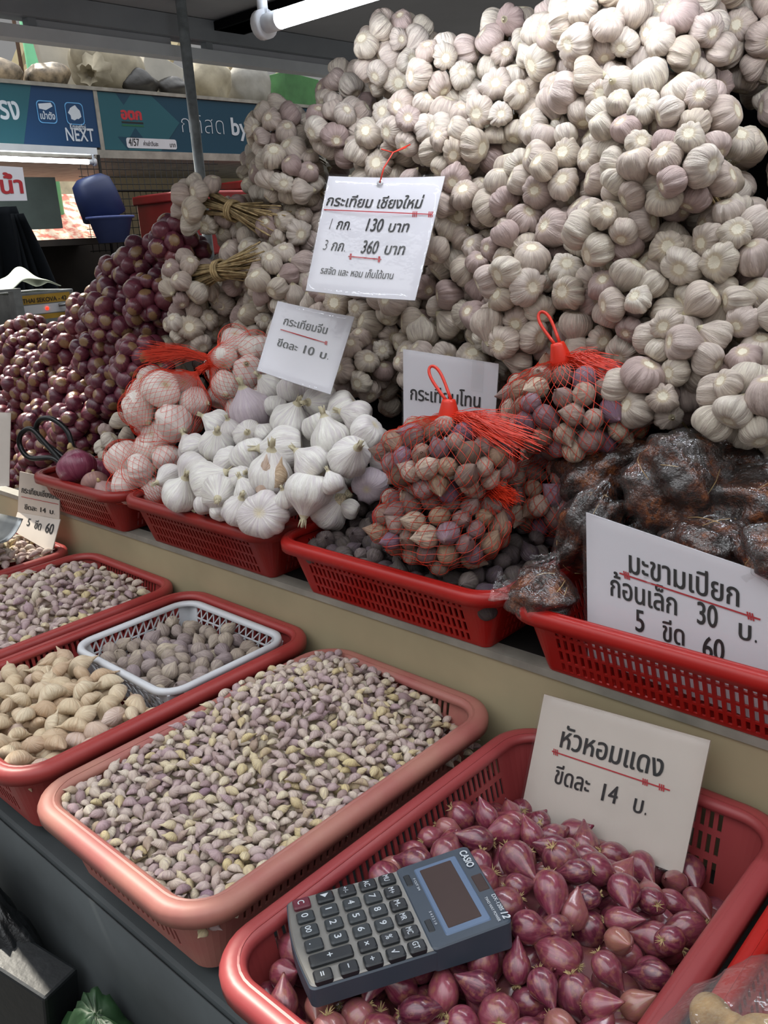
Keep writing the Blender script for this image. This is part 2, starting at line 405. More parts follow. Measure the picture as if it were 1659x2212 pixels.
# ------------------------------------------------------------------ lettering
_TC = {}
def text_polys(s):
    if s in _TC: return _TC[s]
    c = bpy.data.curves.new('lettering', 'FONT'); c.body = s; c.size = 1; c.resolution_u = 3
    o = bpy.data.objects.new('lettering', c); COL.objects.link(o)
    dg = bpy.context.evaluated_depsgraph_get(); cv = o.to_curve(dg, apply_modifiers=False)
    polys = []
    for sp in cv.splines:
        pts = []; bp = sp.bezier_points
        for i in range(len(bp)):
            a, b = bp[i], bp[(i + 1) % len(bp)]
            straight = a.handle_right_type == 'VECTOR' and b.handle_left_type == 'VECTOR'
            pts += [tuple(p[:2]) for p in geometry.interpolate_bezier(a.co, a.handle_right, b.handle_left, b.co, 2 if straight else 5)[:-1]]
        q = [p for i, p in enumerate(pts) if (Vector(p) - Vector(pts[i - 1])).length > 1e-4]
        if len(q) > 2: polys.append(np.array(q))
    o.to_curve_clear(); bpy.data.objects.remove(o); bpy.data.curves.remove(c)
    _TC[s] = polys; return polys
def area(p): return .5 * np.sum(p[:, 0] * np.roll(p[:, 1], -1) - np.roll(p[:, 0], -1) * p[:, 1])
def text_mesh2d(s, bold=(0, 0), shear=0.0):
    polys = text_polys(s)
    sg = np.sign(max((area(p) for p in polys), key=abs)); out = []
    for p in polys:
        t = np.roll(p, -1, 0) - np.roll(p, 1, 0); t /= np.maximum(np.linalg.norm(t, axis=1)[:, None], 1e-9)
        out.append(p + np.c_[t[:, 1] * bold[0], -t[:, 0] * bold[1]] * sg)
    V = []; E = []
    for p in out:
        o = len(V); V += [Vector(q) for q in p]; E += [(o + i, o + (i + 1) % len(p)) for i in range(len(p))]
    v2, e2, f2, *_ = geometry.delaunay_2d_cdt(V, E, [], 0, 1e-6)
    v2 = np.array([tuple(q) for q in v2]); f2 = np.array([f for f in f2 if len(f) == 3])
    c = v2[f2].mean(1); wn_ = np.zeros(len(c))
    for p in out:
        a = p; b = np.roll(p, -1, 0)
        for (x0, y0), (x1, y1) in zip(a, b):
            if y0 == y1: continue
            s_ = (x1 - x0) * (c[:, 1] - y0) - (c[:, 0] - x0) * (y1 - y0)
            wn_ += ((y0 <= c[:, 1]) & (y1 > c[:, 1]) & (s_ > 0)).astype(int) - ((y0 > c[:, 1]) & (y1 <= c[:, 1]) & (s_ < 0)).astype(int)
    f = f2[wn_ != 0]; used = np.unique(f); mp = -np.ones(len(v2), int); mp[used] = np.arange(len(used))
    v = v2[used]; v = np.c_[v[:, 0] + shear * v[:, 1], v[:, 1]]
    return v, mp[f]

class Sheet:
    """A flat quad in space, with (u,v) from its top left corner; things are drawn on it slightly raised."""
    def __init__(s, tl, tr, bl, br=None):
        s.tl, s.tr, s.bl = [Vector(p) for p in (tl, tr, bl)]; s.br = Vector(br) if br else s.tr + s.bl - s.tl
        s.n = (s.bl - s.tl).cross(s.tr - s.tl).normalized()
        s.w = (s.tr - s.tl).length; s.h = (s.bl - s.tl).length
        s.dip = 0.0
    def at(s, u, v, h=0.0):
        p = s.tl * (1 - u) * (1 - v) + s.tr * u * (1 - v) + s.bl * (1 - u) * v + s.br * u * v
        return p + s.n * (h + s.dip * (math.sin(math.pi * min(1, max(0, u))) ))
    def panel(s, g, u0=0, v0=0, u1=1, v1=1, top=0.0, thick=.0016, mi=0, nu=10, nv=10):
        a = lambda h: [s.at(u0 + (u1 - u0) * i / nu, v0 + (v1 - v0) * j / nv, h) for j in range(nv + 1) for i in range(nu + 1)]
        w = nu + 1; A = a(top); B = a(top - thick); o = len(A)
        f = [(j * w + i, (j + 1) * w + i, (j + 1) * w + i + 1, j * w + i + 1) for j in range(nv) for i in range(nu)]
        f += [tuple(k + o for k in q)[::-1] for q in f]
        ring = [i for i in range(w)] + [j * w + nu for j in range(1, nv + 1)] + [nv * w + i for i in range(nu - 1, -1, -1)] + [j * w for j in range(nv - 1, 0, -1)]
        f += [(ring[k], ring[(k + 1) % len(ring)], ring[(k + 1) % len(ring)] + o, ring[k] + o) for k in range(len(ring))]
        g.add(A + B, f, mi); return g
    def text(s, st, u0, v0, u1, size=None, v1=None, bold=(.022, .008), shear=0.0, mat='ink', parent=None, h=.0009, name='lettering'):
        """baseline from (u0,v0) to (u1,v1); size = height in metres per em, else kept in proportion to the width"""
        v1 = v0 if v1 is None else v1; p, f = text_mesh2d(st, bold, shear)
        x0, x1 = p[:, 0].min(), p[:, 0].max(); k = (u1 - u0) * s.w / (x1 - x0); ky = size or k
        P = []
        for x, y in p:
            t = (x - x0) / (x1 - x0); P.append(s.at(u0 + (u1 - u0) * t, v0 + (v1 - v0) * t - y * ky / s.h, h))
        g = G().add(P, [tuple(q) for q in f]); return g.build(name, M[mat], parent, False)
    def line(s, pts, wid, g, h=.0009):
        for (a, b), (c, d) in zip(pts[:-1], pts[1:]):
            A, B = s.at(a, b, h), s.at(c, d, h); t = (B - A).normalized(); q = s.n.cross(t) * wid / 2
            g.add([A - q, B - q, B + q, A + q], [(0, 1, 2, 3)])
        return g
    def rule(s, a, b, parent, ticks=((0,), (1,)), wid=.0016):
        g = G(); s.line([a, b], wid, g); d = (b[0] - a[0], b[1] - a[1])
        for t in ticks:
            for k in range(3):
                q = t[0] + (k - 1) * .016; c = (a[0] + d[0] * q, a[1] + d[1] * q)
                s.line([(c[0], c[1] - .024), (c[0] + .006, c[1] + .024)], wid * .9, g)
        return g.build('red_underline', M['red_ink'], parent, False)

# ================================================================== SETTING
g = G(); g.box2((-7, -2.5, -.05), (2, 6, 0)); structure(g.build('floor', M['floor'], smooth=False))
g = G(); g.box2((-2.62, .50, 2.13), (1.3, 3.4, 2.15)); structure(g.build('ceiling', M['ceil'], smooth=False))
g = G(); g.box2((-2.52, -.4, 2.012), (-2.47, 3.6, 2.045)); structure(g.build('trim_1', M['alum'], smooth=False))
g = G(); g.box2((-2.53, -.4, 2.068), (-2.46, 3.6, 2.128)); structure(g.build('trim_2', M['beam_dark'], smooth=False))
g = G()
g.box2((-2.50, 1.36, 2.045), (-2.49, 1.80, 2.068)); g.box2((-2.50, 1.95, 2.045), (-2.49, 3.2, 2.068))
structure(g.build('trim_3', M['white_pl'], smooth=False))
g = G()
for yy in (1.345, 1.94): g.box2((-2.51, yy - .012, 2.045), (-2.48, yy + .012, 2.068))
structure(g.build('trim_4', M['beam_dark'], smooth=False))
g = G(); g.box2((-1.9, 1.62, 0), (1.2, 1.66, 1.42)); g.box2((-.86, 1.62, 1.42), (1.2, 1.66, 2.125)); structure(g.build('wall_back', M['darker'], smooth=False))
g = G()
for k in range(6): g.box2((-2.62 + .02, 1.95 + .01 * k, 2.10), (-.2, 2.02 + .01 * k, 2.125))
structure(g.build('trim_5', M['darker'], smooth=False))

# galvanised post
g = G(); g.tube([(-2.33, 1.735, 0), (-2.33, 1.735, 2.13)], .0155, 20)
post = g.build('steel_post', M['galv']); tag(post, 'thin galvanised steel post rising to the canopy beams left of the garlic heap', 'post')

# our stall: low table, cream step above it
st = thing('display_stand', 'stepped market display stand with cream riser board and grey table cloth', 'display stand', (-.7, .8, 0))
g = G(); g.box2((-3.2, .345, .745), (.6, .812, .765)); bevel(g.build('table_top', M['apron'], st, False), .006)
def apron(u, v):
    x = -3.2 + 3.8 * u; return (x, .343 - .012 * math.sin(x * 23) * v - .02 * v + .06 * v * v * 0, .762 - .76 * v)
g = G(); g.grid(apron, 160, 12); o = g.build('apron_cloth', M['apron'], st); o.modifiers.new('thick', 'SOLIDIFY').thickness = .002
g = G(); g.box2((-2.6, .806, .0), (.6, .822, .936)); g.build('riser_board', M['cream'], st, False)
g = G(); g.box2((-2.6, .803, .936), (.6, .828, .946)); g.build('edge_strip', M['steel_edge'], st, False)
g = G(); g.box2((-1.95, .828, .93), (.6, 1.60, .9455)); g.build('step_top', M['dark'], st, False)
g = G()
for y0, y1, z in ((1.12, 1.60, 1.12), (1.22, 1.60, 1.26)): g.box2((-1.75, y0, .946), (-.15, y1, z))
g.build('heap_step', M['darker'], st, False)
g = G()
for x in (-3.1, -1.9, -.7, .5): g.box2((x - .02, .40, 0), (x + .02, .44, .745))
g.build('table_leg', M['dark'], st, False)

# ================================================================== BASKETS
def rrect(x0, x1, y0, y1, r, inset, n_c=8, pitch=.0046):
    """columns round a rounded rectangle: (x, y, is_corner, index on its side)"""
    out = []
    cs = [(x1 - r, y0 + r, -90), (x1 - r, y1 - r, 0), (x0 + r, y1 - r, 90), (x0 + r, y0 + r, 180)]
    sides = [((x0 + r, y0), (x1 - r, y0), (0, 1)), ((x1, y0 + r), (x1, y1 - r), (-1, 0)), ((x1 - r, y1), (x0 + r, y1), (0, -1)), ((x0, y1 - r), (x0, y0 + r), (1, 0))]
    for (a, b, nrm), (cx, cy_, a0) in zip(sides, cs):
        L = math.hypot(b[0] - a[0], b[1] - a[1]); m = int(L / pitch) | 1
        for k in range(m):
            t = k / m; out.append((a[0] + (b[0] - a[0]) * t + nrm[0] * inset, a[1] + (b[1] - a[1]) * t + nrm[1] * inset, False, (k, m)))
        for k in range(n_c):
            t = math.radians(a0 + 90 * k / n_c); out.append((cx + (r - inset) * math.cos(t), cy_ + (r - inset) * math.sin(t), True, (k, n_c)))
    return out
RIM = [(.010, -.004), (.008, .001), (.005, .004), (-.004, .0045), (-.009, .002), (-.011, -.003), (-.0105, -.013), (-.008, -.013), (-.0075, -.004), (0, -.001), (.007, -.006)]
def basket(x0, x1, y0, y1, zr, depth, taper, mat, label, slots, group, corner=.045, rim_w=1.0):
    """x0..y1 = outside of the rim"""
    t = thing('plastic_basket', label, 'basket', ((x0 + x1) / 2, (y0 + y1) / 2, zr - depth), group)
    i0 = .0115 * rim_w
    A = [rrect(x0 + i0, x1 - i0, y0 + i0, y1 - i0, corner, 0)] and None
    lev = sorted(set([0.0, 1.0] + [q for s in slots for q in s])); rings = []
    for q in lev: rings.append([(p[0], p[1], zr - depth * q, p[2], p[3]) for p in rrect(x0 + i0, x1 - i0, y0 + i0, y1 - i0, corner, taper * q)])
    n = len(rings[0]); g = G(); vs = [p[:3] for r in rings for p in r]; fs = []
    for j in range(len(lev) - 1):
        hole = any(abs(lev[j] - s[0]) < 1e-6 for s in slots)
        for k in range(n):
            if hole and not rings[0][k][3] and rings[0][k][4][0] % 2 == 1 and 2 < rings[0][k][4][0] < rings[0][k][4][1] - 3: continue
            fs.append((j * n + k, j * n + (k + 1) % n, (j + 1) * n + (k + 1) % n, (j + 1) * n + k))
    fs.append(tuple((len(lev) - 1) * n + k for k in range(n))[::-1])
    g.add(vs, fs); o = g.build('basket_wall', mat, t, False)
    m = o.modifiers.new('thick', 'SOLIDIFY'); m.thickness = .0022; m.offset = 0
    g = G(); vs = []; m_ = len(RIM)
    base = rrect(x0 + .011, x1 - .011, y0 + .011, y1 - .011, corner, 0, pitch=.03)
    rs = [rrect(x0 + .011, x1 - .011, y0 + .011, y1 - .011, corner, a * rim_w, pitch=.03) for a, b in RIM]
    nb = len(base)
    for k in range(nb):
        for q, (a, b) in enumerate(RIM): vs.append((rs[q][k][0], rs[q][k][1], zr - .0045 + b))
    g.add(vs, [(k * m_ + q, ((k + 1) % nb) * m_ + q, ((k + 1) % nb) * m_ + (q + 1) % m_, k * m_ + (q + 1) % m_) for k in range(nb) for q in range(m_)])
    g.build('basket_rim', mat, t)
    return t
LOW = [(.13, .30), (.36, .55), (.62, .84)]
UPS = [(.20, .36), (.40, .56), (.60, .76), (.80, .93)]
GL, GU = 'worn baskets along the low table', 'red baskets along the cream step'
basket(-.885, -.566, .318, .795, .88, .100, .022, M['pink_old'], 'faded pink basket heaped with tiny garlic cloves, widest view on the low table', LOW, GL, rim_w=1.25)
basket(-.543, -.208, .305, .795, .874, .108, .022, M['red_front'], 'red basket of loose shallots holding the calculator at the front', LOW, GL, rim_w=1.2)
basket(-1.240, -.905, .318, .800, .884, .100, .022, M['red_old'], 'worn red basket with large cloves and a white tray inside', LOW, GL, rim_w=1.15)
basket(-1.595, -1.262, .318, .805, .88, .100, .022, M['red_old'], 'worn red basket of lilac cloves left of the white tray', LOW, GL)
basket(-1.960, -1.612, .318, .790, .88, .100, .022, M['red_old'], 'worn red basket of cloves under the folded price card', LOW, GL)
basket(-.200, .130, .330, .800, .872, .100, .022, M['red'], 'bright red basket at the near right under the ginger bag', LOW, GL)
basket(-1.720, -1.389, .758, 1.06, 1.033, .086, .028, M['red_deep'], 'deep red basket with red onions and netted white garlic', UPS, GU, corner=.04)
basket(-1.385, -.971, .764, 1.06, 1.036, .090, .030, M['red_deep'], 'deep red basket filled with large white garlic bulbs', UPS, GU, corner=.04)
basket(-.967, -.556, .764, 1.06, 1.036, .090, .030, M['red'], 'bright red basket of dark single garlic under the net bags', UPS, GU, corner=.04)
basket(-.552, -.120, .764, 1.06, 1.036, .090, .030, M['red'], 'bright red slotted basket holding wrapped tamarind packs', UPS, GU, corner=.04)

# white tray with triangle lattice
def tray():
    x0, x1, y0, y1, zt, d = -1.205, -.938, .545, .775, .877, .062
    t = thing('lattice_tray', 'small white plastic tray with triangle lattice walls full of round single garlic', 'tray', ((x0 + x1) / 2, (y0 + y1) / 2, zt - d))
    g = G(); prof = [(.006, -.002), (0, .003), (-.007, .003), (-.009, -.004), (-.006, -.005), (.003, -.003)]
    rs = [rrect(x0 + .01, x1 - .01, y0 + .01, y1 - .01, .03, a, pitch=.03) for a, b in prof]; nb = len(rs[0]); m = len(prof)
    vs = [(rs[q][k][0], rs[q][k][1], zt + prof[q][1]) for k in range(nb) for q in range(m)]
    g.add(vs, [(k * m + q, ((k + 1) % nb) * m + q, ((k + 1) % nb) * m + (q + 1) % m, k * m + (q + 1) % m) for k in range(nb) for q in range(m)])
    g.build('tray_rim', M['white_pl'], t)
    g = G(); c = [(x0 + .012, y0 + .012), (x1 - .012, y0 + .012), (x1 - .012, y1 - .012), (x0 + .012, y1 - .012)]; tp = .012
    low = [(x0 + .012 + tp, y0 + .012 + tp), (x1 - .012 - tp, y0 + .012 + tp), (x1 - .012 - tp, y1 - .012 - tp), (x0 + .012 + tp, y1 - .012 - tp)]
    for i in range(4):
        A0, A1, B0, B1 = [Vector((*p, z)) for p, z in ((c[i], zt - .004), (c[(i + 1) % 4], zt - .004), (low[i], zt - d), (low[(i + 1) % 4], zt - d))]
        at = lambda u, v: A0.lerp(A1, u).lerp(B0.lerp(B1, u), v)
        n = 12
        for v in (.30, .60, .92): g.bar(at(.08, v), at(.92, v), .0022)
        for k in range(n):
            u0, u1 = .08 + .84 * k / n, .08 + .84 * (k + 1) / n
            for a, b in ((0, .3), (.3, .6), (.6, .92)):
                g.bar(at(u0, a), at(u1, b), .002); g.bar(at(u1, a), at(u1, b), .0018)
        for s in (0, 1):
            p = [at(.0 if s == 0 else .90, 0), at(.10 if s == 0 else 1, 0), at(.10 if s == 0 else 1, 1), at(.0 if s == 0 else .90, 1)]
            nn = (p[1] - p[0]).cross(p[3] - p[0]).normalized() * .001
            g.add([q + nn for q in p] + [q - nn for q in p], [(0, 1, 2, 3), (7, 6, 5, 4), (0, 4, 5, 1), (1, 5, 6, 2), (2, 6, 7, 3), (3, 7, 4, 0)])
    g.box2((low[0][0], low[0][1], zt - d - .002), (low[2][0], low[2][1], zt - d))
    g.build('tray_lattice', M['white_pl'], t, False)
tray()

# ================================================================== PILES
def deposit(x0, x1, y0, y1, target, r, rz, layers, K=10, cell=None, fails=60, seed=1):
    rg = np.random.default_rng(seed); cell = cell or r / 4; nx, ny = int((x1 - x0) / cell), int((y1 - y0) / cell)
    X, Y = np.meshgrid(x0 + (np.arange(nx) + .5) * cell, y0 + (np.arange(ny) + .5) * cell, indexing='ij')
    T = np.vectorize(target)(X, Y); H = T - layers * rz * 1.5; H0 = H.copy()
    k = int(r / cell); ii, jj = np.meshgrid(np.arange(-k, k + 1), np.arange(-k, k + 1), indexing='ij')
    dome = np.sqrt(np.maximum(0, 1 - (ii ** 2 + jj ** 2) * cell * cell / (r * r))) * rz
    inside = (ii ** 2 + jj ** 2) * cell * cell <= r * r * .92; out = []; bad = 0
    while bad < fails and len(out) < 4000:
        best = None
        for _ in range(K):
            i, j = rg.integers(k, nx - k), rg.integers(k, ny - k)
            hs = H[i - k:i + k + 1, j - k:j + k + 1]; z = np.max(np.where(inside, hs + dome * .92, -9))
            if best is None or z - T[i, j] < best[0]: best = (z - T[i, j], i, j, z)
        dz, i, j, z = best
        if dz > -.15 * rz: bad += 1; continue
        hs = H[i - k:i + k + 1, j - k:j + k + 1]; hs[inside] = np.maximum(hs[inside], (z + dome)[inside])
        out.append([X[i, j], Y[i, j], z, i, j])
    res = [(a, b, z, H[i, j] - (z + rz) < .55 * rz) for a, b, z, i, j in out]
    m_ = int(.016 / cell); core = (X[m_:-m_:4, m_:-m_:4], Y[m_:-m_:4, m_:-m_:4], H0[m_:-m_:4, m_:-m_:4] + rz * .2)
    return res, core
def core_geo(core):
    X, Y, Z = core; a, b = X.shape; v = np.c_[X.ravel(), Y.ravel(), Z.ravel()]
    return v, [(i * b + j, (i + 1) * b + j, (i + 1) * b + j + 1, i * b + j + 1) for i in range(a - 1) for j in range(b - 1)]
def npm(m): return np.array(m)
def rnd_rot(tilt=.5):
    n = Vector((random.gauss(0, tilt), random.gauss(0, tilt), 1)); return frame(n, random.uniform(0, 6.28))
def pile(items, core, geos, mats, size, name, label, cat, group, rest, lim=300, tilt=.5, children=None, full=False, squash=1.0):
    """exposed items nearest the camera become things of their own, what lies buried below is one stuff object"""
    top = sorted([q for q in items if q[3]], key=lambda q: (q[0] ** 2 + q[1] ** 2 + (q[2] - 1.45) ** 2))
    ind = top[:lim]; meshes = [geo_mesh(name, gq, mats) for gq in geos]; low = []
    ids = set(id(q) for q in ind)
    for q in items:
        if full:
            d = Vector((random.gauss(0, 1), random.gauss(0, 1), random.gauss(0, .75))).normalized(); R = frame(d, random.uniform(0, 6.28))
        else: R = rnd_rot(tilt)
        s = size * random.uniform(.82, 1.18); sc = (s, s * random.uniform(.88, 1.1), s * squash * random.uniform(.9, 1.1)); k = random.randrange(len(geos))
        mw = xf((q[0], q[1], q[2]), R, sc)
        if id(q) in ids:
            o = link(name, meshes[k], None, mw); tag(o, label, cat, group)
            if children:
                cn, cm = children[0], children[1][k % len(children[1])]
                c = bpy.data.objects.new(cn, cm); COL.objects.link(c); c.parent = o; c.location = (0, 0, children[2])
        else: low.append((geos[k], npm(mw)))
    if low or core is not None:
        tag(merged(rest[0], low, mats, core_geo(core) if core is not None else None), rest[1], rest[2], None, 'stuff')

CL = [clove_geo(i) for i in range(6)]; CM = [M['clove']]
def h_main(x, y): return .862 + .048 * math.exp(-((x + .76) / .12) ** 2 - ((y - .62) / .15) ** 2) + .012 * smooth01(-.70, -.84, x) - .02 * smooth01(-.68, -.60, x) * smooth01(.62, .76, y)
it, co = deposit(-.868, -.582, .338, .775, h_main, .0060, .0046, 3.2, K=8, seed=2)
pile(it, co, CL, CM, .0092, 'garlic_clove', 'tiny lilac garlic clove loose in the faded pink basket', 'garlic clove', 'tiny cloves in the faded pink basket',
     ('garlic_cloves', 'mass of tiny lilac garlic cloves heaped in the faded pink basket', 'garlic cloves'), 300, tilt=.45)
def h_c(x, y): return .868 + .035 * math.exp(-((x + 1.46) / .13) ** 2 - ((y - .60) / .13) ** 2) - .03 * smooth01(-1.36, -1.28, x) * smooth01(.66, .78, y)
it, co = deposit(-1.578, -1.279, .338, .785, h_c, .0080, .0062, 2.2, K=8, seed=3)
pile(it, co, CL, CM, .0118, 'garlic_clove', '', 'garlic clove', '', ('garlic_cloves', 'mass of lilac garlic cloves in the red basket left of the white tray', 'garlic cloves'), 0, tilt=.5)
def h_f(x, y): return .870 + .04 * math.exp(-((x + 1.72) / .12) ** 2 - ((y - .62) / .14) ** 2)
it, co = deposit(-1.943, -1.630, .338, .770, h_f, .0080, .0062, 2.0, K=8, seed=4)
pile(it, co, CL, CM, .0118, 'garlic_clove', '', 'garlic clove', '', ('garlic_cloves', 'mass of greyish cloves in the basket under the folded price card', 'garlic cloves'), 0, tilt=.5)
CLB = [clove_geo(20 + i, n=14, m=14, w=.58, h=.60) for i in range(4)]
def h_b(x, y): return .872 + .014 * math.exp(-((x + 1.1) / .14) ** 2 - ((y - .46) / .12) ** 2)
it, co = deposit(-1.222, -.925, .338, .545, h_b, .0130, .0105, 3.0, K=8, seed=5)
pile(it, co, CLB, [M['clove_big']], .0200, 'large_garlic_clove', 'large cream garlic clove in front of the white lattice tray', 'large garlic clove', 'large cloves in front of the white tray',
     ('garlic_cloves', 'large cream cloves buried below the top layer before the tray', 'garlic cloves'), 140, tilt=.6)
TD = [teardrop_geo(i) for i in range(4)]
def h_t(x, y): return .866 + .005 * math.sin(x * 40)
it, co = deposit(-1.190, -.953, .560, .760, h_t, .0108, .0100, 2.2, K=8, seed=6)
pile(it, co, TD, [M['pearl_tray']], .0112, 'pale_single_garlic', 'small round beige single garlic bulb inside the white lattice tray', 'single garlic bulb', 'single garlic in the white tray',
     ('single_garlic', 'round beige single garlic buried in the white tray', 'garlic bulbs'), 200, full=True)
def h_p(x, y): return 1.030 + .05 * smooth01(.80, 1.0, y) - .012 * smooth01(-.66, -.56, x)
it, co = deposit(-.945, -.575, .783, 1.04, h_p, .0118, .0112, 1.7, K=8, seed=8)
pile(it, co, TD, [M['pearl_dark']], .0125, 'dark_single_garlic', 'dark purple-brown single garlic bulb loose in the bright red basket', 'single garlic bulb', 'dark single garlic loose in the red basket',
     ('single_garlic', 'dark single garlic buried under the net bags', 'garlic bulbs'), 260, full=True)
SH = [teardrop_geo(40 + i, nth=24, nt=16, tip=.75, length=1.12, rid=.02, lump=.06) for i in range(5)]
TUFT = [tuft_geo(i).mesh('root_tuft', M['tuft'], False) for i in range(3)]
def h_d(x, y):
    z = .856 + .020 * math.exp(-((x + .38) / .11) ** 2 - ((y - .54) / .10) ** 2) - .046 * smooth01(.60, .74, y) - .05 * smooth01(-.30, -.235, x) * smooth01(.58, .70, y)
    return min(z, .858 if (x < -.36 and y < .53) else .9)
it, co = deposit(-.524, -.227, .326, .770, h_d, .0140, .0138, 2.4, K=8, seed=9)
pile(it, co, SH, [M['shallot']], .0142, 'shallot', 'glossy purple-red shallot lying loose in the front red basket', 'shallot', 'loose shallots in the front red basket',
     ('shallots', 'purple shallots buried below the top layer of the front basket', 'shallots'), 290, full=True, children=('root_tuft', TUFT, .11))

# ================================================================== GARLIC HEAP
HEAP = {
 'top': [(-1.222,1.243,1.713,0.060), (-1.070,1.232,1.737,0.072), (-0.932,1.197,1.682,0.058), (-0.845,1.200,1.725,0.052), (-0.720,1.177,1.701,0.067), (-0.627,1.156,1.672,0.055), (-0.551,1.145,1.665,0.061)],
 'second': [(-1.488,1.242,1.609,0.049), (-1.350,1.232,1.629,0.067), (-1.187,1.211,1.627,0.058), (-1.071,1.185,1.591,0.067), (-0.969,1.180,1.615,0.063), (-0.870,1.151,1.563,0.057), (-0.808,1.162,1.620,0.065), (-0.706,1.143,1.600,0.061), (-0.638,1.136,1.605,0.043), (-0.563,1.114,1.564,0.059), (-0.497,1.103,1.556,0.053)],
 'third': [(-1.507,1.146,1.522,0.062), (-1.398,1.215,1.557,0.055), (-1.288,1.200,1.553,0.061), (-1.10,1.19,1.50,.065), (-.99,1.17,1.49,.06), (-0.853,1.125,1.489,0.053), (-0.762,1.116,1.496,0.057), (-0.679,1.112,1.514,0.060), (-0.609,1.105,1.519,0.055), (-0.527,1.086,1.490,0.055), (-0.471,1.079,1.491,0.047)],
 'fourth': [(-1.497,1.040,1.402,0.056), (-1.481,1.201,1.483,0.067), (-1.319,1.176,1.468,0.067), (-1.16,1.16,1.42,.065), (-1.02,1.13,1.40,.065), (-0.885,1.113,1.437,0.054), (-0.801,1.093,1.408,0.052), (-0.719,1.087,1.419,0.052), (-0.636,1.083,1.440,0.056), (-0.560,1.067,1.420,0.050), (-0.495,1.052,1.397,0.054), (-0.429,1.053,1.427,0.051)],
 'fifth': [(-1.523,1.050,1.311,0.056), (-1.540,1.171,1.366,0.069), (-1.407,1.166,1.402,0.069), (-1.278,1.139,1.367,0.066), (-1.13,1.12,1.33,.06), (-0.97,1.10,1.36,.055), (-0.855,1.081,1.349,0.050), (-0.770,1.065,1.331,0.054), (-0.689,1.063,1.357,0.052), (-0.606,1.057,1.370,0.049), (-.53,1.045,1.35,.05), (-0.451,1.035,1.360,0.052), (-0.378,1.023,1.351,0.042)],
 'bottom': [(-1.67,1.10,1.20,.06), (-1.539,1.147,1.292,0.059), (-1.381,1.132,1.306,0.064), (-1.26,1.12,1.27,.06), (-1.15,1.10,1.25,.055), (-1.039,1.091,1.309,0.063), (-0.923,1.075,1.305,0.052), (-1.021,1.065,1.235,0.059), (-0.889,1.054,1.251,0.044), (-0.80,1.05,1.25,.05), (-0.694,1.046,1.302,0.049), (-0.601,1.038,1.312,0.049), (-0.541,1.031,1.314,0.041), (-0.449,1.013,1.292,0.055), (-0.469,0.998,1.237,0.045), (-0.383,1.001,1.281,0.053), (-0.348,0.983,1.239,0.049)],
 'shaded right': [(-.50,1.28,1.68,.06), (-.43,1.27,1.60,.06), (-.40,1.22,1.52,.055), (-.36,1.20,1.62,.06), (-.35,1.15,1.46,.055), (-.30,1.13,1.40,.05), (-.56,1.25,1.72,.06), (-.32,1.20,1.55,.058), (-.29,1.10,1.33,.05)],
}
ORD = ['first', 'second', 'third', 'fourth', 'fifth', 'sixth', 'seventh', 'eighth', 'ninth', 'tenth', 'eleventh', 'twelfth', 'thirteenth', 'fourteenth', 'fifteenth', 'sixteenth', 'seventeenth', 'eighteenth', 'nineteenth', 'twentieth', 'last', 'last']
GA = [garlic_geo(i, lobes=l) for i, l in enumerate((9, 8, 11, 7, 9, 10, 6, 8))]
GAM = [geo_mesh('garlic_bulb', q, [M['garlic'], M['root']]) for q in GA]
GLOW = [garlic_geo(50 + i, nth=18, nt=9, lobes=8) for i in range(2)]

def fib_dirs(n, jit, rg):
    i = np.arange(n) + .5; ph = np.arccos(1 - 2 * i / n); th = math.pi * (1 + 5 ** .5) * i + rg.uniform(0, 6.28)
    d = np.c_[np.cos(th) * np.sin(ph), np.sin(th) * np.sin(ph), np.cos(ph)] + rg.normal(0, jit, (n, 3))
    return d / np.linalg.norm(d, axis=1)[:, None]
def relax(P, R, A, it=60, pull=.06, k=.92):
    for _ in range(it):
        d = P[:, None] - P[None]; L = np.linalg.norm(d, axis=2) + np.eye(len(P)) * 9; ov = np.maximum(0, (R[:, None] + R[None]) * k - L)
        P = P + .45 * (d / L[..., None] * ov[..., None]).sum(1) + pull * (A - P)
    return P
def stalk_bundle(rg, p, d, L, n, r0, parent, mat='stalk'):
    g = G(); R = frame(d)
    for k in range(n):
        a, q = rg.uniform(0, 6.28), rg.uniform(0, 1) ** .5
        b0 = R @ Vector((math.cos(a) * r0 * q, math.sin(a) * r0 * q, 0)); b1 = R @ Vector((math.cos(a) * r0 * .45 * q, math.sin(a) * r0 * .45 * q, L * .4))
        b2 = R @ Vector((math.cos(a + .6) * r0 * 1.2 * q, math.sin(a + .6) * r0 * 1.2 * q - .01 * rg.random(), L * rg.uniform(.8, 1.1)))
        w = rg.uniform(.0012, .0032); g.tube([p + b0, p + b1, p + b2], [w, w * .8, w * .5], 4)
    return g.build('dried_stalks', M[mat], parent)

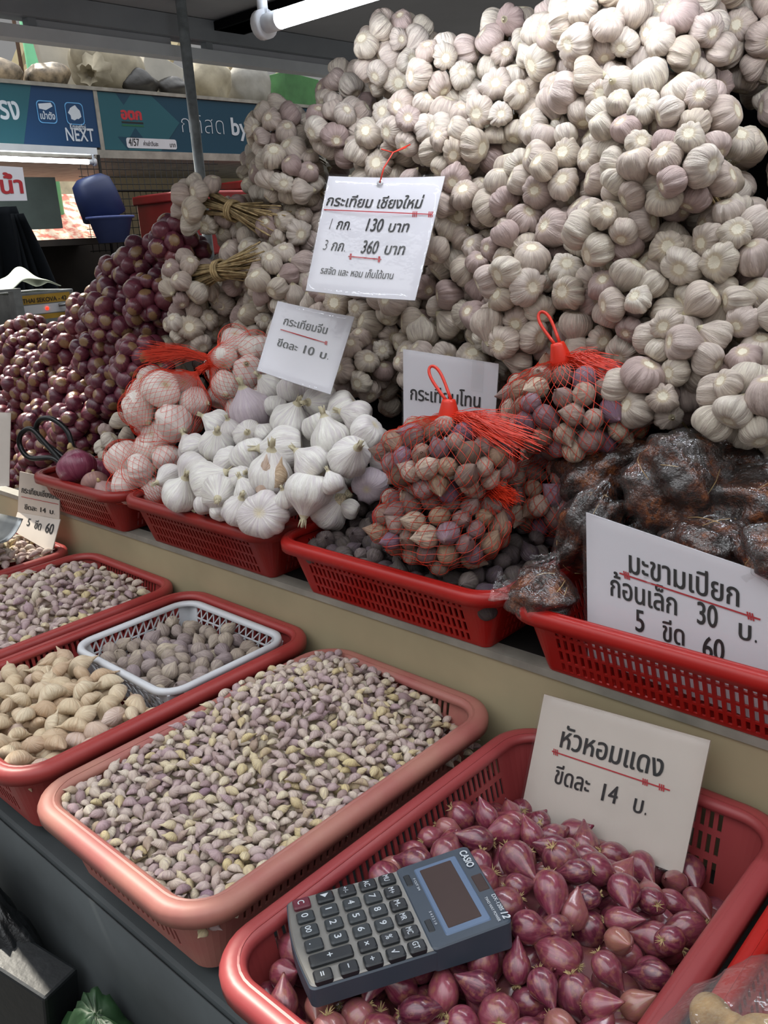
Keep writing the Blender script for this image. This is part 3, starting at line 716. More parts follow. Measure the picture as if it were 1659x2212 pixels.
def heap_bunches(rows, meshes, lowgeos, mats, rb, name, part, labelfn, cat, group, n_per, sideways, facing, low_name, low_label, low_cat, shift=.05, relief=.03, cut=-.15, kk=.90):
    rg = np.random.default_rng(11); cen = []
    for row, L in rows.items():
        for k, (x, y, z, R) in enumerate(L):
            c = np.array((x, y, z)); cen.append((row, k, c + np.array(facing(c)) * relief * rg.uniform(-1, 1), R))
    P = []; A = []; N = []; O = []; RR = []
    for ci, (row, k, c, R) in enumerate(cen):
        dirs = fib_dirs(int(n_per * (R / .058) ** 2), .10, rg)
        toc = CAMP - c; toc /= np.linalg.norm(toc); fc = np.array(facing(c))
        out = sideways.get((row, k))
        for d in dirs:
            if d @ toc < cut and d @ fc < .2: continue
            if out is not None and d @ np.array(out) > .45: continue
            r = rb * rg.uniform(.78, 1.18); q = c + d * (R * 1.0 - r * .85) * np.array((1, 1, .95))
            P.append(q); N.append(d); O.append(ci); RR.append(r)
    P = np.array(P); A = P.copy(); RR = np.array(RR); N = np.array(N); O = np.array(O)
    P = relax(P, RR, A, 36, .20, kk)
    low = []
    for ci, (row, k, c, R) in enumerate(cen):
        ids = np.where(O == ci)[0]
        if not len(ids): continue
        lab = labelfn(row, k, len(rows[row])); t = thing(name, lab, cat, tuple(c), group)
        vis = sorted(ids, key=lambda i: np.linalg.norm(P[i] - CAMP))[:60]
        for i in vis:
            n = N[i] + rg.normal(0, .55, 3); s = RR[i]
            link(part, meshes[rg.integers(len(meshes))], t, xf(P[i], frame(n, rg.uniform(0, 6.28)), (s * rg.uniform(.92, 1.08), s * rg.uniform(.92, 1.08), s * rg.uniform(.9, 1.1))))
        out = sideways.get((row, k))
        d = Vector(out) if out is not None else Vector(-np.array(facing(c)) + np.array((rg.normal(0, .3), 0, -.2)))
        stalk_bundle(rg, Vector(c), d.normalized(), -.0 + .21 if out is not None else .10, 60 if out is not None else 10, .030 if out is not None else .018, t)
        if out is not None:
            g = G(); R3 = frame(d); cc = Vector(c) + d.normalized() * .085
            for q in range(3): g.tube([cc + d.normalized() * (q * .006 - .006) + R3 @ Vector((.019 * math.cos(a * .5236), .019 * math.sin(a * .5236), 0)) for a in range(12)], .0025, 5, closed=True)
            g.build('stalk_tie', M['stalk'], t)
        for q in range(6):
            dd = rg.normal(0, 1, 3); dd /= np.linalg.norm(dd)
            b = c - np.array(facing(c)) * shift + dd * R * .75; low.append((lowgeos[q % len(lowgeos)], npm(xf(b, frame(dd), rb))))
    tag(merged(low_name, low, mats), low_label, low_cat, None, 'stuff')

def glabel(row, k, n):
    if row == 'shaded right': return f'shaded garlic bunch at the dark right end of the heap, {ORD[k]} of nine'
    return f'garlic bunch {ORD[k]} from the left in the {row} row of the heap'
heap_bunches(HEAP, GAM, GLOW, [M['garlic'], M['root']], .0222, 'garlic_bunch', 'garlic_bulb', glabel, 'garlic bunch', 'dried garlic bunches in the big heap', 23,
             {('third', 0): (.93, .05, -.22), ('fourth', 0): (.93, .10, .16)}, lambda c: (-.1, -.85, .45), 'buried_garlic',
             'dried garlic bulbs buried deep inside the big heap', 'garlic', shift=.10, relief=.036)

SHEAP = [(-1.431,0.997,1.455,0.039),(-1.600,1.030,1.420,0.050),(-1.702,1.035,1.387,0.059),(-1.497,0.969,1.356,0.058),(-1.843,1.039,1.317,0.057),(-1.626,0.980,1.308,0.062),(-2.392,1.131,1.218,0.077),(-1.988,1.042,1.244,0.066),(-1.695,0.967,1.240,0.059),(-1.466,0.910,1.241,0.048),(-2.154,1.036,1.139,0.083),(-1.818,0.963,1.163,0.062),(-1.584,0.912,1.179,0.051),(-2.570,1.139,1.136,0.082),(-1.710,0.908,1.101,0.059),(-1.947,0.953,1.068,0.065),(-2.204,1.006,1.044,0.072),(-1.924,0.916,1.001,0.065),(-2.305,0.983,0.938,0.087),(-2.161,0.913,0.862,0.071),(-1.737,1.010,1.312,0.050),(-1.660,1.04,1.395,0.045), (-2.05,1.03,1.17,.07), (-2.28,1.08,1.19,.07), (-2.42,1.08,1.06,.08), (-1.80,.94,1.06,.06), (-2.06,.97,.97,.07), (-2.55,1.1,1.0,.08)]
# push the shallot bunches to the depth of their neighbours in the garlic heap
SHEAP = [(x * 1.11, y * 1.11, 1.45 + (z - 1.45) * 1.11, R * 1.11) for x, y, z, R in SHEAP]
_srt = sorted(SHEAP, key=lambda q: -q[2])
SROWS = {'upper': sorted(_srt[:9]), 'middle': sorted(_srt[9:19]), 'lower': sorted(_srt[19:])}
SHM = [geo_mesh('shallot', teardrop_geo(60 + i, nth=20, nt=12, tip=.3, length=.98, rid=.025), [M['shallot_dark']]) for i in range(4)]
heap_bunches(SROWS, SHM, [teardrop_geo(70 + i, nth=10, nt=7, tip=.3) for i in range(2)], [M['shallot_dark']], .0203, 'shallot_bunch', 'shallot_bulb',
             lambda row, k, n: f'shallot bunch {ORD[k]} from the left in the {row} tier beside the garlic heap', 'shallot bunch', 'shallot bunches left of the garlic heap', 42,
             {}, lambda c: (.2, -.85, .45), 'buried_shallots', 'dark red shallots buried inside the bunch heap at the left', 'shallots', relief=.015)
g = G(); g.box2((-2.95, 1.08, 0), (-1.97, 1.60, .88)); g.box2((-2.6, 1.24, .88), (-1.97, 1.60, 1.08))
tag(g.build('crate_stack', M['darker'], smooth=False), 'dark crates under the bunches of red shallots', 'crate')
# small garlic bunch at the back of the first red basket
SB = {'small': [(-1.640, .905, 1.085, .034)]}
def small_bunch():
    rg = np.random.default_rng(5); t = thing('garlic_bunch', 'small grey garlic bunch squeezed between red onions and netted garlic', 'garlic bunch', (-1.64, .93, 1.06))
    for p, r in (((-1.625,.93,1.115),.020), ((-1.655,.915,1.092),.018), ((-1.625,.905,1.080),.019), ((-1.60,.93,1.09),.018), ((-1.655,.90,1.062),.017), ((-1.63,.89,1.045),.016)):
        link('garlic_bulb', GAM[rg.integers(8)], t, xf(p, frame(rg.normal(0, 1, 3) + np.array((0, -1, .4))), r))
    stalk_bundle(rg, Vector((-1.645, .90, 1.05)), Vector((.3, -.5, -.8)), .05, 14, .012, t)
small_bunch()

# ================================================================== BIG WHITE GARLIC
WG = [(-1.158,0.960,1.212,0.022),(-1.098,0.961,1.213,0.029),(-1.028,0.949,1.204,0.027),(-0.963,0.941,1.198,0.025),(-0.924,0.932,1.192,0.024),(-0.886,0.909,1.175,0.025),(-1.159,0.911,1.177,0.034),(-1.223,0.887,1.159,0.022),(-1.109,0.927,1.188,0.018),(-1.056,0.908,1.174,0.028),(-0.988,0.907,1.173,0.025),(-1.232,0.840,1.125,0.023),(-1.178,0.851,1.134,0.027),(-1.172,0.875,1.151,0.018),(-1.123,0.873,1.149,0.022),(-1.091,0.883,1.156,0.016),(-1.023,0.866,1.144,0.031),(-0.945,0.882,1.155,0.031),(-0.880,0.864,1.143,0.028),(-1.128,0.826,1.115,0.022),(-1.087,0.845,1.129,0.028),(-1.178,0.806,1.101,0.029),(-0.937,0.843,1.128,0.026),(-1.072,0.807,1.102,0.018),(-1.011,0.821,1.112,0.032),(-0.921,0.817,1.109,0.031),(-1.123,0.788,1.088,0.031),(-1.191,0.765,1.064,0.028),(-1.097,0.778,1.080,0.026),(-1.124,0.761,1.061,0.019),(-1.032,0.788,1.088,0.020),(-1.082,0.758,1.059,0.015),(-1.041,0.762,1.065,0.024),(-0.976,0.768,1.070,0.034),(-0.944,0.792,1.091,0.014),(-0.881,0.825,1.115,0.016),(-1.25,.80,1.08,.022),(-1.27,.86,1.11,.024)]
GW = [garlic_geo(80 + i, lobes=l, neck=.55, flat=.80, depth=.08, rootr=.26, nth=40) for i, l in enumerate((10, 12, 9, 11, 8))]
GWM = [geo_mesh('white_garlic', q, [M['garlic_white'], M['root']]) for q in GW]
STEM = []
for i in range(3):
    g = G(); rg = np.random.default_rng(i + 3)
    g.tube([(0, 0, -1.18), (.03, 0, -1.42), (.08 * i - .06, .05, -1.62)], [.13, .10, .085], 8)
    for k in range(4):
        a = k * 1.6 + i; g.tube([(math.cos(a) * .1, math.sin(a) * .1, -1.3), (math.cos(a) * .16, math.sin(a) * .16, -1.66)], [.05, .012], 4)
    STEM.append(g.mesh('stem', M['root']))
def white_garlic():
    rg = np.random.default_rng(21)
    P = np.array([q[:3] for q in WG]); R = np.array([q[3] for q in WG]) * 1.14; P2 = relax(P.copy(), R, P.copy(), 40, .12, .80); P2[:, 1] = np.maximum(P2[:, 1], .772)
    spec = {33: ((.55, -.75, .35), 'white garlic bulb showing its round root plate at the basket front edge'),
            6: ((.1, .25, -.95), 'white garlic bulb with strong lilac stripes and an upright neck'),
            1: ((.2, -.1, -.95), 'white garlic bulb on top of the pile against the small price card'),
            24: ((-.25, .1, -.9), 'white garlic bulb with a torn skin showing brown cloves'),
            18: ((-.6, .2, -.5), 'white garlic bulb with separating cloves beside the dark single garlic'),
            25: ((0, .35, .9), 'squat white garlic bulb lying in front of the dark single garlic')}
    for i in range(len(WG)):
        n, lab = spec.get(i, (None, 'white-skinned large garlic bulb in the pile between the two stacks of net bags'))
        if n is None: n = rg.normal(0, 1, 3) * (1, 1, .8) + np.array((0, .2, -.55))
        s = R[i]; k = rg.integers(5)
        o = link('white_garlic', GWM[k], None, xf(P2[i], frame(n, rg.uniform(0, 6.28)), (s, s, s * rg.uniform(.9, 1.05))))
        tag(o, lab, 'garlic bulb', 'large white garlic in the second red basket')
        c = bpy.data.objects.new('stem', STEM[i % 3]); COL.objects.link(c); c.parent = o
        if i == 24:
            cg = clove_geo(7, n=12, m=12); v = cg[0] * .75 + np.array((0, 0, 0)); g = G(); g.add(v, cg[1])
            for q in range(2):
                me = g.mesh('exposed_clove', M['clove_big']); attrs(me, g.v); c = link('exposed_clove', me); c.parent = o
                c.location = (-.62, -.35 + .5 * q, -.25); c.rotation_euler = (0, 1.2, .6 + q)
    low = []
    for p, r in zip(P, R):
        q = p + np.array((0, .035, -.045))
        if q[1] > .835: low.append((GLOW[0], npm(xf(q, frame(rg.normal(0, 1, 3)), r * .9))))
    tag(merged('white_garlic_below', low, [M['garlic_white'], M['root']]), 'white garlic bulbs buried under the pile in the second red basket', 'garlic bulbs', None, 'stuff')
white_garlic()

# ================================================================== NET BAGS
def net_bag(name, label, c, rx, ry, rz, rb, geos_m, bulb_name, bulb_label, cat, group, n, tie, mat, pitch, seed, tuft=None, tag_on=True, loop=None, wire=.00034, child=None, lean=(0, 0, 1)):
    rg = np.random.default_rng(seed); c = np.array(c); rad = np.array((rx, ry, rz))
    d = fib_dirs(n, .10, rg); rr = rb * rg.uniform(.85, 1.12, n)
    A = c + d * (rad - rb)[None]; A[:, 2] = np.maximum(A[:, 2], c[2] - rz * .72 + rb * .6); P = relax(A.copy(), rr, A, 60, .08, .93)
    for i in range(n):
        q = (P[i] - c) / rad; q /= np.linalg.norm(q); nn = q * rg.choice([-1, 1]) + rg.normal(0, .8, 3)
        o = link(bulb_name, geos_m[rg.integers(len(geos_m))], None, xf(P[i], frame(nn, rg.uniform(0, 6.28)), (rr[i], rr[i], rr[i] * rg.uniform(.92, 1.1))))
        tag(o, bulb_label, cat, group)
    t = thing('net_bag', label, 'net bag', tuple(c - np.array((0, 0, rz * .7))), 'red net bags on the red baskets')
    tie = np.array(tie, float); axis = (tie - c) / np.linalg.norm(tie - c)
    Rf = np.array(frame(axis))
    def surf(dirs):
        best = np.full(len(dirs), 0.0)
        for i in range(n):
            v = P[i] - c; b = dirs @ v; h2 = v @ v - b * b; R_ = rr[i] * 1.05
            ok = (h2 < R_ * R_) & (b > 0); e = b + np.sqrt(np.maximum(0, R_ * R_ - h2)); best = np.where(ok, np.maximum(best, e), best)
        el = 1 / np.sqrt(((dirs / (rad * .93)) ** 2).sum(1)); return np.maximum(best, el)
    g = G(); per = 2 * math.pi * max(rx, ry); m = int(per / pitch); S = 56
    tt = np.linspace(0, 1, S)
    for fam in (1, -1):
        for k in range(m):
            ph = math.pi * (.04 + .96 * tt); th = 2 * math.pi * k / m + fam * 1.9 * tt + rg.normal(0, .01)
            dl = np.c_[np.sin(ph) * np.cos(th), np.sin(ph) * np.sin(th), np.cos(ph)] @ Rf.T
            r_ = surf(dl); sm = np.convolve(np.pad(r_, 2, mode='edge'), [.1, .2, .4, .2, .1], 'valid'); r_ = np.maximum(r_, sm)
            pts = c + dl * (r_ + .0006)[:, None]
            w = np.clip(1 - tt / .13, 0, 1) ** 1.3; pts = pts * (1 - w[:, None]) + (tie - axis * .004 + dl * .004) * w[:, None]
            pts[:, 2] = np.maximum(pts[:, 2], c[2] - rz * .74)
            g.tube(pts, wire, 3, caps=False)
    g.build('net', M[mat], t, False)
    if tuft is not None:
        g = G(); tf = np.array(tuft, float)
        for k in range(260):
            e = tie + (tf - tie) * rg.uniform(.55, 1.0) + rg.normal(0, .10, 3) * np.linalg.norm(tf - tie) * np.array((.9, .9, .8)); mid = (tie + e) / 2 + rg.normal(0, .003, 3) + np.array((0, 0, .006))
            g.tube([tie + rg.normal(0, .003, 3), mid, e], [.00038, .00038, .0003], 3)
        g.build('net_tail', M[mat], t, False)
    if tag_on:
        g = G(); R = Matrix([list(q) for q in Rf]); p = Vector(tie) - Vector(axis) * .006
        pr = [(.0135, 0), (.0142, .002), (.0142, .006), (.0095, .024), (.0085, .027), (.0, .0275)]
        g.lathe([(.0, 0)] + pr, 16, p, 0, R); g.build('plastic_clip', M['tag'], t)
        if loop is not None:
            lp = Vector(loop); b = p + Vector(axis) * .026; s = (lp - b); q = s.cross(Vector((CAMP - c))).normalized() * .009
            path = []
            for k in range(25):
                a = k / 24; wv = math.sin(math.pi * a) ; path.append(b + s * (math.sin(math.pi * a)) ** .8 + q * (math.cos(math.pi * a) * (.35 + wv)))
            g = G(); g.tube(path, .0021, 8); g.build('tie_loop', M['tag'], t)
    return t
TDM = [geo_mesh('netted_single_garlic', q, [M['pearl_net']]) for q in TD]
PNK = [geo_mesh('netted_garlic', garlic_geo(90 + i, lobes=l, neck=.3, depth=.06, rootr=.22), [M['garlic_pink'], M['root']]) for i, l in enumerate((9, 11, 10))]
net_bag('pearl', 'red net bag of single garlic, the lower one of the front stack', (-.700, .850, 1.082), .098, .080, .060, .0138, TDM, 'netted_single_garlic',
        'brown-purple single garlic bulb inside the lower front net bag', 'single garlic bulb', 'single garlic in the lower front net bag', 84, (-.640, .868, 1.128), 'net', .0150, 1, tuft=(-.575, .835, 1.140), tag_on=False)
net_bag('pearl', 'red net bag of single garlic with upright red loop, topmost of the front stack', (-.697, .865, 1.168), .096, .080, .059, .0138, TDM, 'netted_single_garlic',
        'brown-purple single garlic bulb inside the upper front net bag', 'single garlic bulb', 'single garlic in the upper front net bag', 84, (-.697, .868, 1.224), 'net', .0150, 2, tuft=(-.565, .855, 1.205), loop=(-.732, .878, 1.284))
net_bag('pearl', 'red net bag of single garlic behind the tamarind, with a long red loop', (-.578, .975, 1.222), .100, .080, .068, .0144, TDM, 'netted_single_garlic',
        'purple-brown single garlic bulb inside the rear net bag with the long loop', 'single garlic bulb', 'single garlic in the rear net bag', 84, (-.592, .968, 1.288), 'net', .0150, 3, tuft=(-.505, .965, 1.275), loop=(-.627, .975, 1.345))
net_bag('pearl', 'shaded net bag of single garlic underneath the rear bag beside the tamarind', (-.600, .985, 1.102), .090, .075, .062, .0138, TDM, 'netted_single_garlic',
        'shaded single garlic bulb inside the bottom rear net bag', 'single garlic bulb', 'single garlic in the bottom rear net bag', 80, (-.60, .985, 1.16), 'net', .0150, 4, tag_on=False)
net_bag('white', 'orange net bag of large pinkish garlic stacked on another at the left', (-1.405, .905, 1.170), .092, .066, .074, .033, PNK, 'netted_garlic',
        'pinkish large garlic bulb inside the upper left orange net bag', 'garlic bulb', 'large garlic in the upper left net bag', 11, (-1.338, .945, 1.235), 'net_pale', .0120, 5, tuft=(-1.30, 1.0, 1.248), tag_on=False, wire=.00032)
net_bag('white', 'orange net bag of large pinkish garlic, lowest in the left stack beside onions', (-1.405, .862, 1.052), .088, .070, .062, .031, PNK, 'netted_garlic',
        'pinkish large garlic bulb inside the lower left orange net bag', 'garlic bulb', 'large garlic in the lower left net bag', 11, (-1.47, .88, 1.108), 'net_pale', .0120, 6, tag_on=False, wire=.00032)
net_bag('white', 'orange net bag of large garlic leaning behind the stack, its tail flung left', (-1.300, 1.015, 1.212), .078, .060, .085, .029, PNK, 'netted_garlic',
        'pinkish large garlic bulb inside the leaning net bag with the flung tail', 'garlic bulb', 'large garlic in the leaning net bag', 14, (-1.330, .955, 1.258), 'net_pale', .0120, 7, tuft=(-1.40, .868, 1.272), tag_on=False, wire=.00032)

# ================================================================== ONIONS AND SCISSORS
ON = teardrop_geo(95, nth=28, nt=18, tip=.35, length=.82, rid=.01, lump=.03)
for (p, r, n, lab, m, nm) in [((-1.578, .800, 1.053), .040, (.5, -.1, -.8), 'large glossy red onion at the left end of the first red basket', 'onion', 'red_onion'),
                          ((-1.512, .798, 1.030), .027, (.6, -.3, -.5), 'pale purple peeled onion between the big red onion and the net bag', 'onion_pale', 'red_onion'),
                          ((-1.462, .790, 1.022), .024, (.2, .3, -.9), 'small copper-pink onion against the front rim of the first basket', 'onion_pale', 'red_onion'),
                          ((-1.60, .86, 1.03), .03, (.2, .3, .9), 'red onion half hidden behind the big glossy onion', 'onion', 'red_onion')]:
    me = geo_mesh(nm, ON, [M[m]]); o = link(nm, me, None, xf(p, frame(n), (r, r, r * .95))); tag(o, lab, 'onion')
    g = G(); g.tube([(0, 0, -1.05), (.03, .02, -1.25), (.08, .03, -1.34)], [.16, .11, .06], 8); c = bpy.data.objects.new('dry_neck', g.mesh('dry_neck', M['tuft'])); COL.objects.link(c); c.parent = o
t = thing('scissors', 'scissors with black looped handles stuck behind the red onion', 'scissors', (-1.60, .82, 1.03))
def loopy(pts): g = G(); g.tube(pts, .0052, 10); return g
def spl(P, n=8):
    P = [np.array(p) for p in P]; o = []
    for i in range(len(P) - 1):
        a, b, c_, d = P[max(i - 1, 0)], P[i], P[i + 1], P[min(i + 2, len(P) - 1)]
        for k in range(n):
            u = k / n; o.append(.5 * (2 * b + (c_ - a) * u + (2 * a - 5 * b + 4 * c_ - d) * u * u + (3 * b - a - 3 * c_ + d) * u ** 3))
    return o + [P[-1]]
loopy(spl([(-1.62, .800, 1.040), (-1.648, .790, 1.064), (-1.690, .762, 1.066), (-1.714, .757, 1.090), (-1.708, .762, 1.114), (-1.690, .776, 1.122), (-1.662, .786, 1.094), (-1.630, .80, 1.052)])).build('handle', M['black_rubber'], t)
loopy(spl([(-1.625, .81, 1.056), (-1.658, .80, 1.078), (-1.690, .79, 1.098), (-1.698, .79, 1.122), (-1.680, .795, 1.140), (-1.650, .805, 1.140), (-1.622, .815, 1.118), (-1.609, .815, 1.085), (-1.60, .815, 1.06)])).build('handle', M['black_rubber'], t)
g = G(); g.bar((-1.622, .804, 1.046), (-1.56, .845, .965), .014, .002); g.build('blade', M['metal'], t, False)
g = G(); g.bar((-1.615, .812, 1.05), (-1.57, .85, .97), .012, .002); g.build('blade', M['metal'], t, False)

# ================================================================== TAMARIND AND GINGER
def lump_geo(rx, ry, rz, seed, amp=.12, n=28, m=18, freq=3.0, wr=0.0, pinch=0.0):
    rg = np.random.default_rng(seed); W = rg.normal(0, 1, (14, 3)) * freq; ph = rg.uniform(0, 6.28, 14); vs = []
    for i in range(m + 1):
        t = math.pi * i / m
        for k in range(n):
            a = 2 * math.pi * k / n; d = np.array((math.sin(t) * math.cos(a), math.sin(t) * math.sin(a), math.cos(t)))
            s = 1 + amp * np.sum(np.sin(W @ d + ph)) / 5.0 + wr * math.sin(11 * a + 3 * math.sin(5 * t)) + wr * .7 * math.sin(23 * a + 7 * t)
            p = d * s
            if pinch: p = p * np.array((1, 1 - pinch * max(0, abs(p[0]) - .4), 1 - pinch * max(0, abs(p[0]) - .4)))
            vs.append(p * (rx, ry, rz))
    fs = [(i * n + k, (i + 1) * n + k, (i + 1) * n + (k + 1) % n, i * n + (k + 1) % n) for i in range(m) for k in range(n)]
    return np.array(vs), fs
def tam_pack(label, c, r, rot, seed, flaps):
    t = thing('tamarind_pack', label, 'tamarind pack', c, 'wrapped tamarind in the right basket')
    R = Matrix.Rotation(rot[2], 3, 'Z') @ Matrix.Rotation(rot[1], 3, 'Y') @ Matrix.Rotation(rot[0], 3, 'X')
    tr = lambda v: [R @ Vector(p) + Vector(c) for p in v]
    v, f = lump_geo(*r, seed, .20, 60, 40, 5.0); g = G(); g.add(tr(v), f); o = g.build('tamarind_pulp', M['tamarind'], t)
    rg = np.random.default_rng(seed); g = G()
    for k in range(12):   # stray fibres on the pulp
        i = rg.integers(len(v)); p = v[i]; d = rg.normal(0, 1, 3); d -= p * (d @ p) / (p @ p); d /= np.linalg.norm(d); L = rg.uniform(.008, .022)
        pts = [(p + d * L * s) for s in (-1, -.3, .3, 1)]; pts = [q / np.linalg.norm(q / np.array(r)) * 1.03 for q in pts]
        g.tube(tr(pts), .00045, 4)
    g.build('fibre', M['ginger'], t)
    v, f = lump_geo(r[0] * 1.07, r[1] * 1.09, r[2] * 1.10, seed, .17, 72, 40, 5.0, .018); g = G(); g.add(tr(v), f)
    for (d, L, w) in flaps:
        d = Vector(d).normalized(); s = Vector((-d.y, d.x, 0)) if abs(d.z) < .8 else Vector((1, 0, 0)); s.normalize(); q = d.cross(s)
        e = Vector((d.x * r[0], d.y * r[1], d.z * r[2])) * .82
        def fl(u, vv):
            ww = w * (.45 + .75 * vv + .1 * math.sin(9 * vv)); return R @ (e + d * L * vv + s * ww * (u - .5) + q * .004 * math.sin(u * 17 + vv * 5 + seed) * (.3 + vv)) + Vector(c)
        g.grid(fl, 14, 10)
    g.build('clear_wrap', M['film'], t)
TP = [('tamarind pack at the back left, wrap folded toward the net bags', (-.519, .965, 1.150), (.066, .048, .040), (0, -.25, .5), 1, [((-.8, -.5, -.4), .035, .06)]),
      ('upright tamarind pack in the middle with a white twisted film edge', (-.408, .915, 1.160), (.054, .044, .056), (.2, .3, .2), 2, [((-.2, -.3, -1), .03, .05)]),
      ('tamarind pack standing behind the left edge of the big price card', (-.503, .890, 1.096), (.036, .042, .056), (0, .35, 0), 3, [((-.3, -.7, -.5), .04, .03)]),
      ('tamarind pack on the front rim beside the big price card', (-.512, .800, 1.040), (.036, .034, .030), (.1, .05, .25), 4, [((-1, -.2, .15), .03, .055)]),
      ('flat tamarind pack at the very back right', (-.395, 1.035, 1.168), (.085, .045, .034), (0, .1, -.1), 5, [((1, .1, 0), .03, .05)]),
      ('tamarind pack at the right behind the price card, upper one', (-.325, .950, 1.145), (.062, .048, .040), (0, -.2, .4), 6, [((1, -.1, .3), .03, .05)]),
      ('tamarind pack half hidden behind the top edge of the price card', (-.352, .875, 1.108), (.062, .042, .036), (0, -.15, .2), 7, [((-.9, -.5, -.3), .03, .06), ((1, -.3, .3), .03, .05)]),
      ('tamarind pack at the right frame edge above the price card', (-.258, .850, 1.120), (.045, .042, .042), (0, .2, .3), 8, [((-.4, -.6, .7), .02, .04)]),
      ('tamarind pack buried low in the middle of the basket', (-.44, .93, 1.06), (.07, .055, .045), (0, 0, 0), 9, []),
      ('tamarind pack buried low at the right of the basket', (-.30, .93, 1.06), (.07, .06, .045), (0, 0, .5), 10, [])]
for a in TP: tam_pack(*a)
# white twisted film edge of the middle pack
GB = (-.105, .475, .905)
t = thing('plastic_bag', 'clear plastic bag of ginger roots at the near right corner', 'plastic bag', GB)
v, f = lump_geo(.090, .120, .055, 31, .07, 64, 30, 2.2, .02); g = G(); g.add([Vector(p) + Vector(GB) for p in v], f)
g.build('bag_film', M['bagfilm'], t)
rg = np.random.default_rng(4)
for i, (p, L) in enumerate([((-.140, .485, .915), .05), ((-.115, .530, .925), .05), ((-.115, .430, .915), .05), ((-.08, .48, .93), .05), ((-.150, .440, .895), .04), ((-.07, .41, .90), .05), ((-.07, .54, .90), .05)]):
    g = G(); a = rg.uniform(0, 3.14); d = np.array((math.cos(a), math.sin(a), .1)); p = np.array(p)
    for q in range(5):
        c = p + d * L * (q / 4 - .5) + rg.normal(0, .006, 3); v, f = lump_geo(*(rg.uniform(.013, .020, 3)), int(i * 9 + q), .10, 16, 10, 2.5); g.add(v + c, f)
    o = g.build('ginger_root', M['ginger']); r = o.modifiers.new('fuse', 'REMESH'); r.mode = 'VOXEL'; r.voxel_size = .0022
    sm = o.modifiers.new('soft', 'SMOOTH'); sm.iterations = 4; r.use_smooth_shade = True
    tag(o, 'knobbly tan ginger root inside the clear bag at the near right', 'ginger root', 'ginger in the clear bag')

# ================================================================== PRICE SIGNS
def sign(name, label, sh, u=(0, 1), paper='paper', sleeve=True, dip=0.0):
    sh.dip = dip; t = thing(name, label, 'sign', tuple(sh.at(.5, 1)))
    g = G(); sh.panel(g); g.build('card', M[paper], t, True).modifiers.new('e', 'EDGE_SPLIT').split_angle = .8
    if sleeve:
        g = G(); sh.panel(g, -.012, -.012, 1.012, 1.02, .0018, .0002); o = g.build('clear_sleeve', M['sleeve'], t)
    return t
s1 = Sheet((-1.016, .995, 1.541), (-.845, 1.063, 1.527), (-.989, .904, 1.379), (-.828, .964, 1.360))
t = sign('price_sign', 'largest white price card hanging by a string on the garlic heap, reading 130 and 360', s1, dip=-.004)
s1.text('กระเทียม เชียงใหม่', .03, .262, .87, shear=.12, parent=t, size=.0245)
s1.rule((.02, .30), (.97, .315), t, ((.84,), (.985,)))
s1.text('1 กก.', .10, .46, .29, shear=.15, parent=t, size=.024); s1.text('130', .42, .46, .57, shear=.15, parent=t, size=.029); s1.text('บาท', .62, .46, .80, shear=.12, parent=t, size=.024)
s1.text('3 กก.', .08, .645, .28, shear=.15, parent=t, size=.024); s1.text('360', .42, .645, .57, shear=.15, parent=t, size=.029); s1.text('บาท', .63, .645, .81, shear=.12, parent=t, size=.024)
s1.rule((.32, .68), (.62, .69), t, ((.06,), (.92,)))
s1.text('รสจัด และ หอม เก็บได้นาน', .10, .845, .76, shear=.08, parent=t, size=.0155, bold=(.014, .004))
g = G(); a = s1.at(.46, .05, .002); g.tube([a, a + Vector((.0, .01, .02)), a + Vector((.003, .03, .042)), a + Vector((.02, .05, .052))], .0011, 6)
g.tube([a + Vector((-.012, .02, .048)), a + Vector((.003, .03, .042)), a + Vector((.025, .035, .047))], .001, 6)
g.build('hanging_string', M['tag'], t)
g = G(); g.lathe([(.0025, 0), (.005, .0002), (.005, .0008), (.0025, .001)], 20, a, 0, frame(s1.n)); g.build('eyelet', M['white_pl'], t)
s2 = Sheet((-1.087, .932, 1.361), (-.976, .990, 1.332), (-1.077, .868, 1.261), (-.968, .918, 1.223))
t = sign('price_sign', 'small glossy price card reading 10, stuck in the white garlic', s2, dip=-.003)
s2.text('กระเทียมจีน', .15, .30, .72, parent=t, size=.0185, v1=.29); s2.rule((.14, .375), (.76, .40), t, ((.98,),))
s2.text('ขีดละ', .15, .60, .42, parent=t, size=.0165); s2.text('10', .50, .60, .64, parent=t, size=.0185); s2.text('บ.', .72, .60, .84, parent=t, size=.0165)
s3 = Sheet((-.841, .948, 1.293), (-.704, .990, 1.273), (-.840, .938, 1.160), (-.709, .978, 1.142))
t = sign('name_sign', 'grey-white card without a price behind the front net bags', s3)
s3.text('กระเทียมโทน', .08, .53, .84, parent=t, v1=.49, size=.028, bold=(.02, .008))
g = G(); s3.panel(g, .74, -.04, .86, .32, .0022, .0003); g.build('tape_strip', M['sleeve'], t)
s4 = Sheet((-.469, .820, 1.145), (-.172, .815, 1.104), (-.453, .8005, .979), (-.162, .807, .957))
t = sign('price_sign', 'wide white price card leaning in the tamarind basket, reading 30 and 60', s4)
s4.text('มะขามเปียก', .176, .301, .582, parent=t, v1=.276, size=.036, bold=(.02, .008)); s4.rule((.138, .329), (.653, .309), t, ((.05,), (.93,)), .0018)
s4.text('ก้อนเล็ก', .100, .502, .362, parent=t, v1=.480, size=.034, bold=(.02, .008)); s4.text('30', .435, .481, .509, parent=t, v1=.470, size=.036); s4.text('บ.', .581, .484, .643, parent=t, v1=.473, size=.032, bold=(.02, .008))
s4.text('5', .201, .683, .237, parent=t, v1=.676, size=.036); s4.text('ขีด', .306, .684, .390, parent=t, v1=.668, size=.032, bold=(.02, .008)); s4.text('60', .456, .699, .534, parent=t, v1=.680, size=.036)
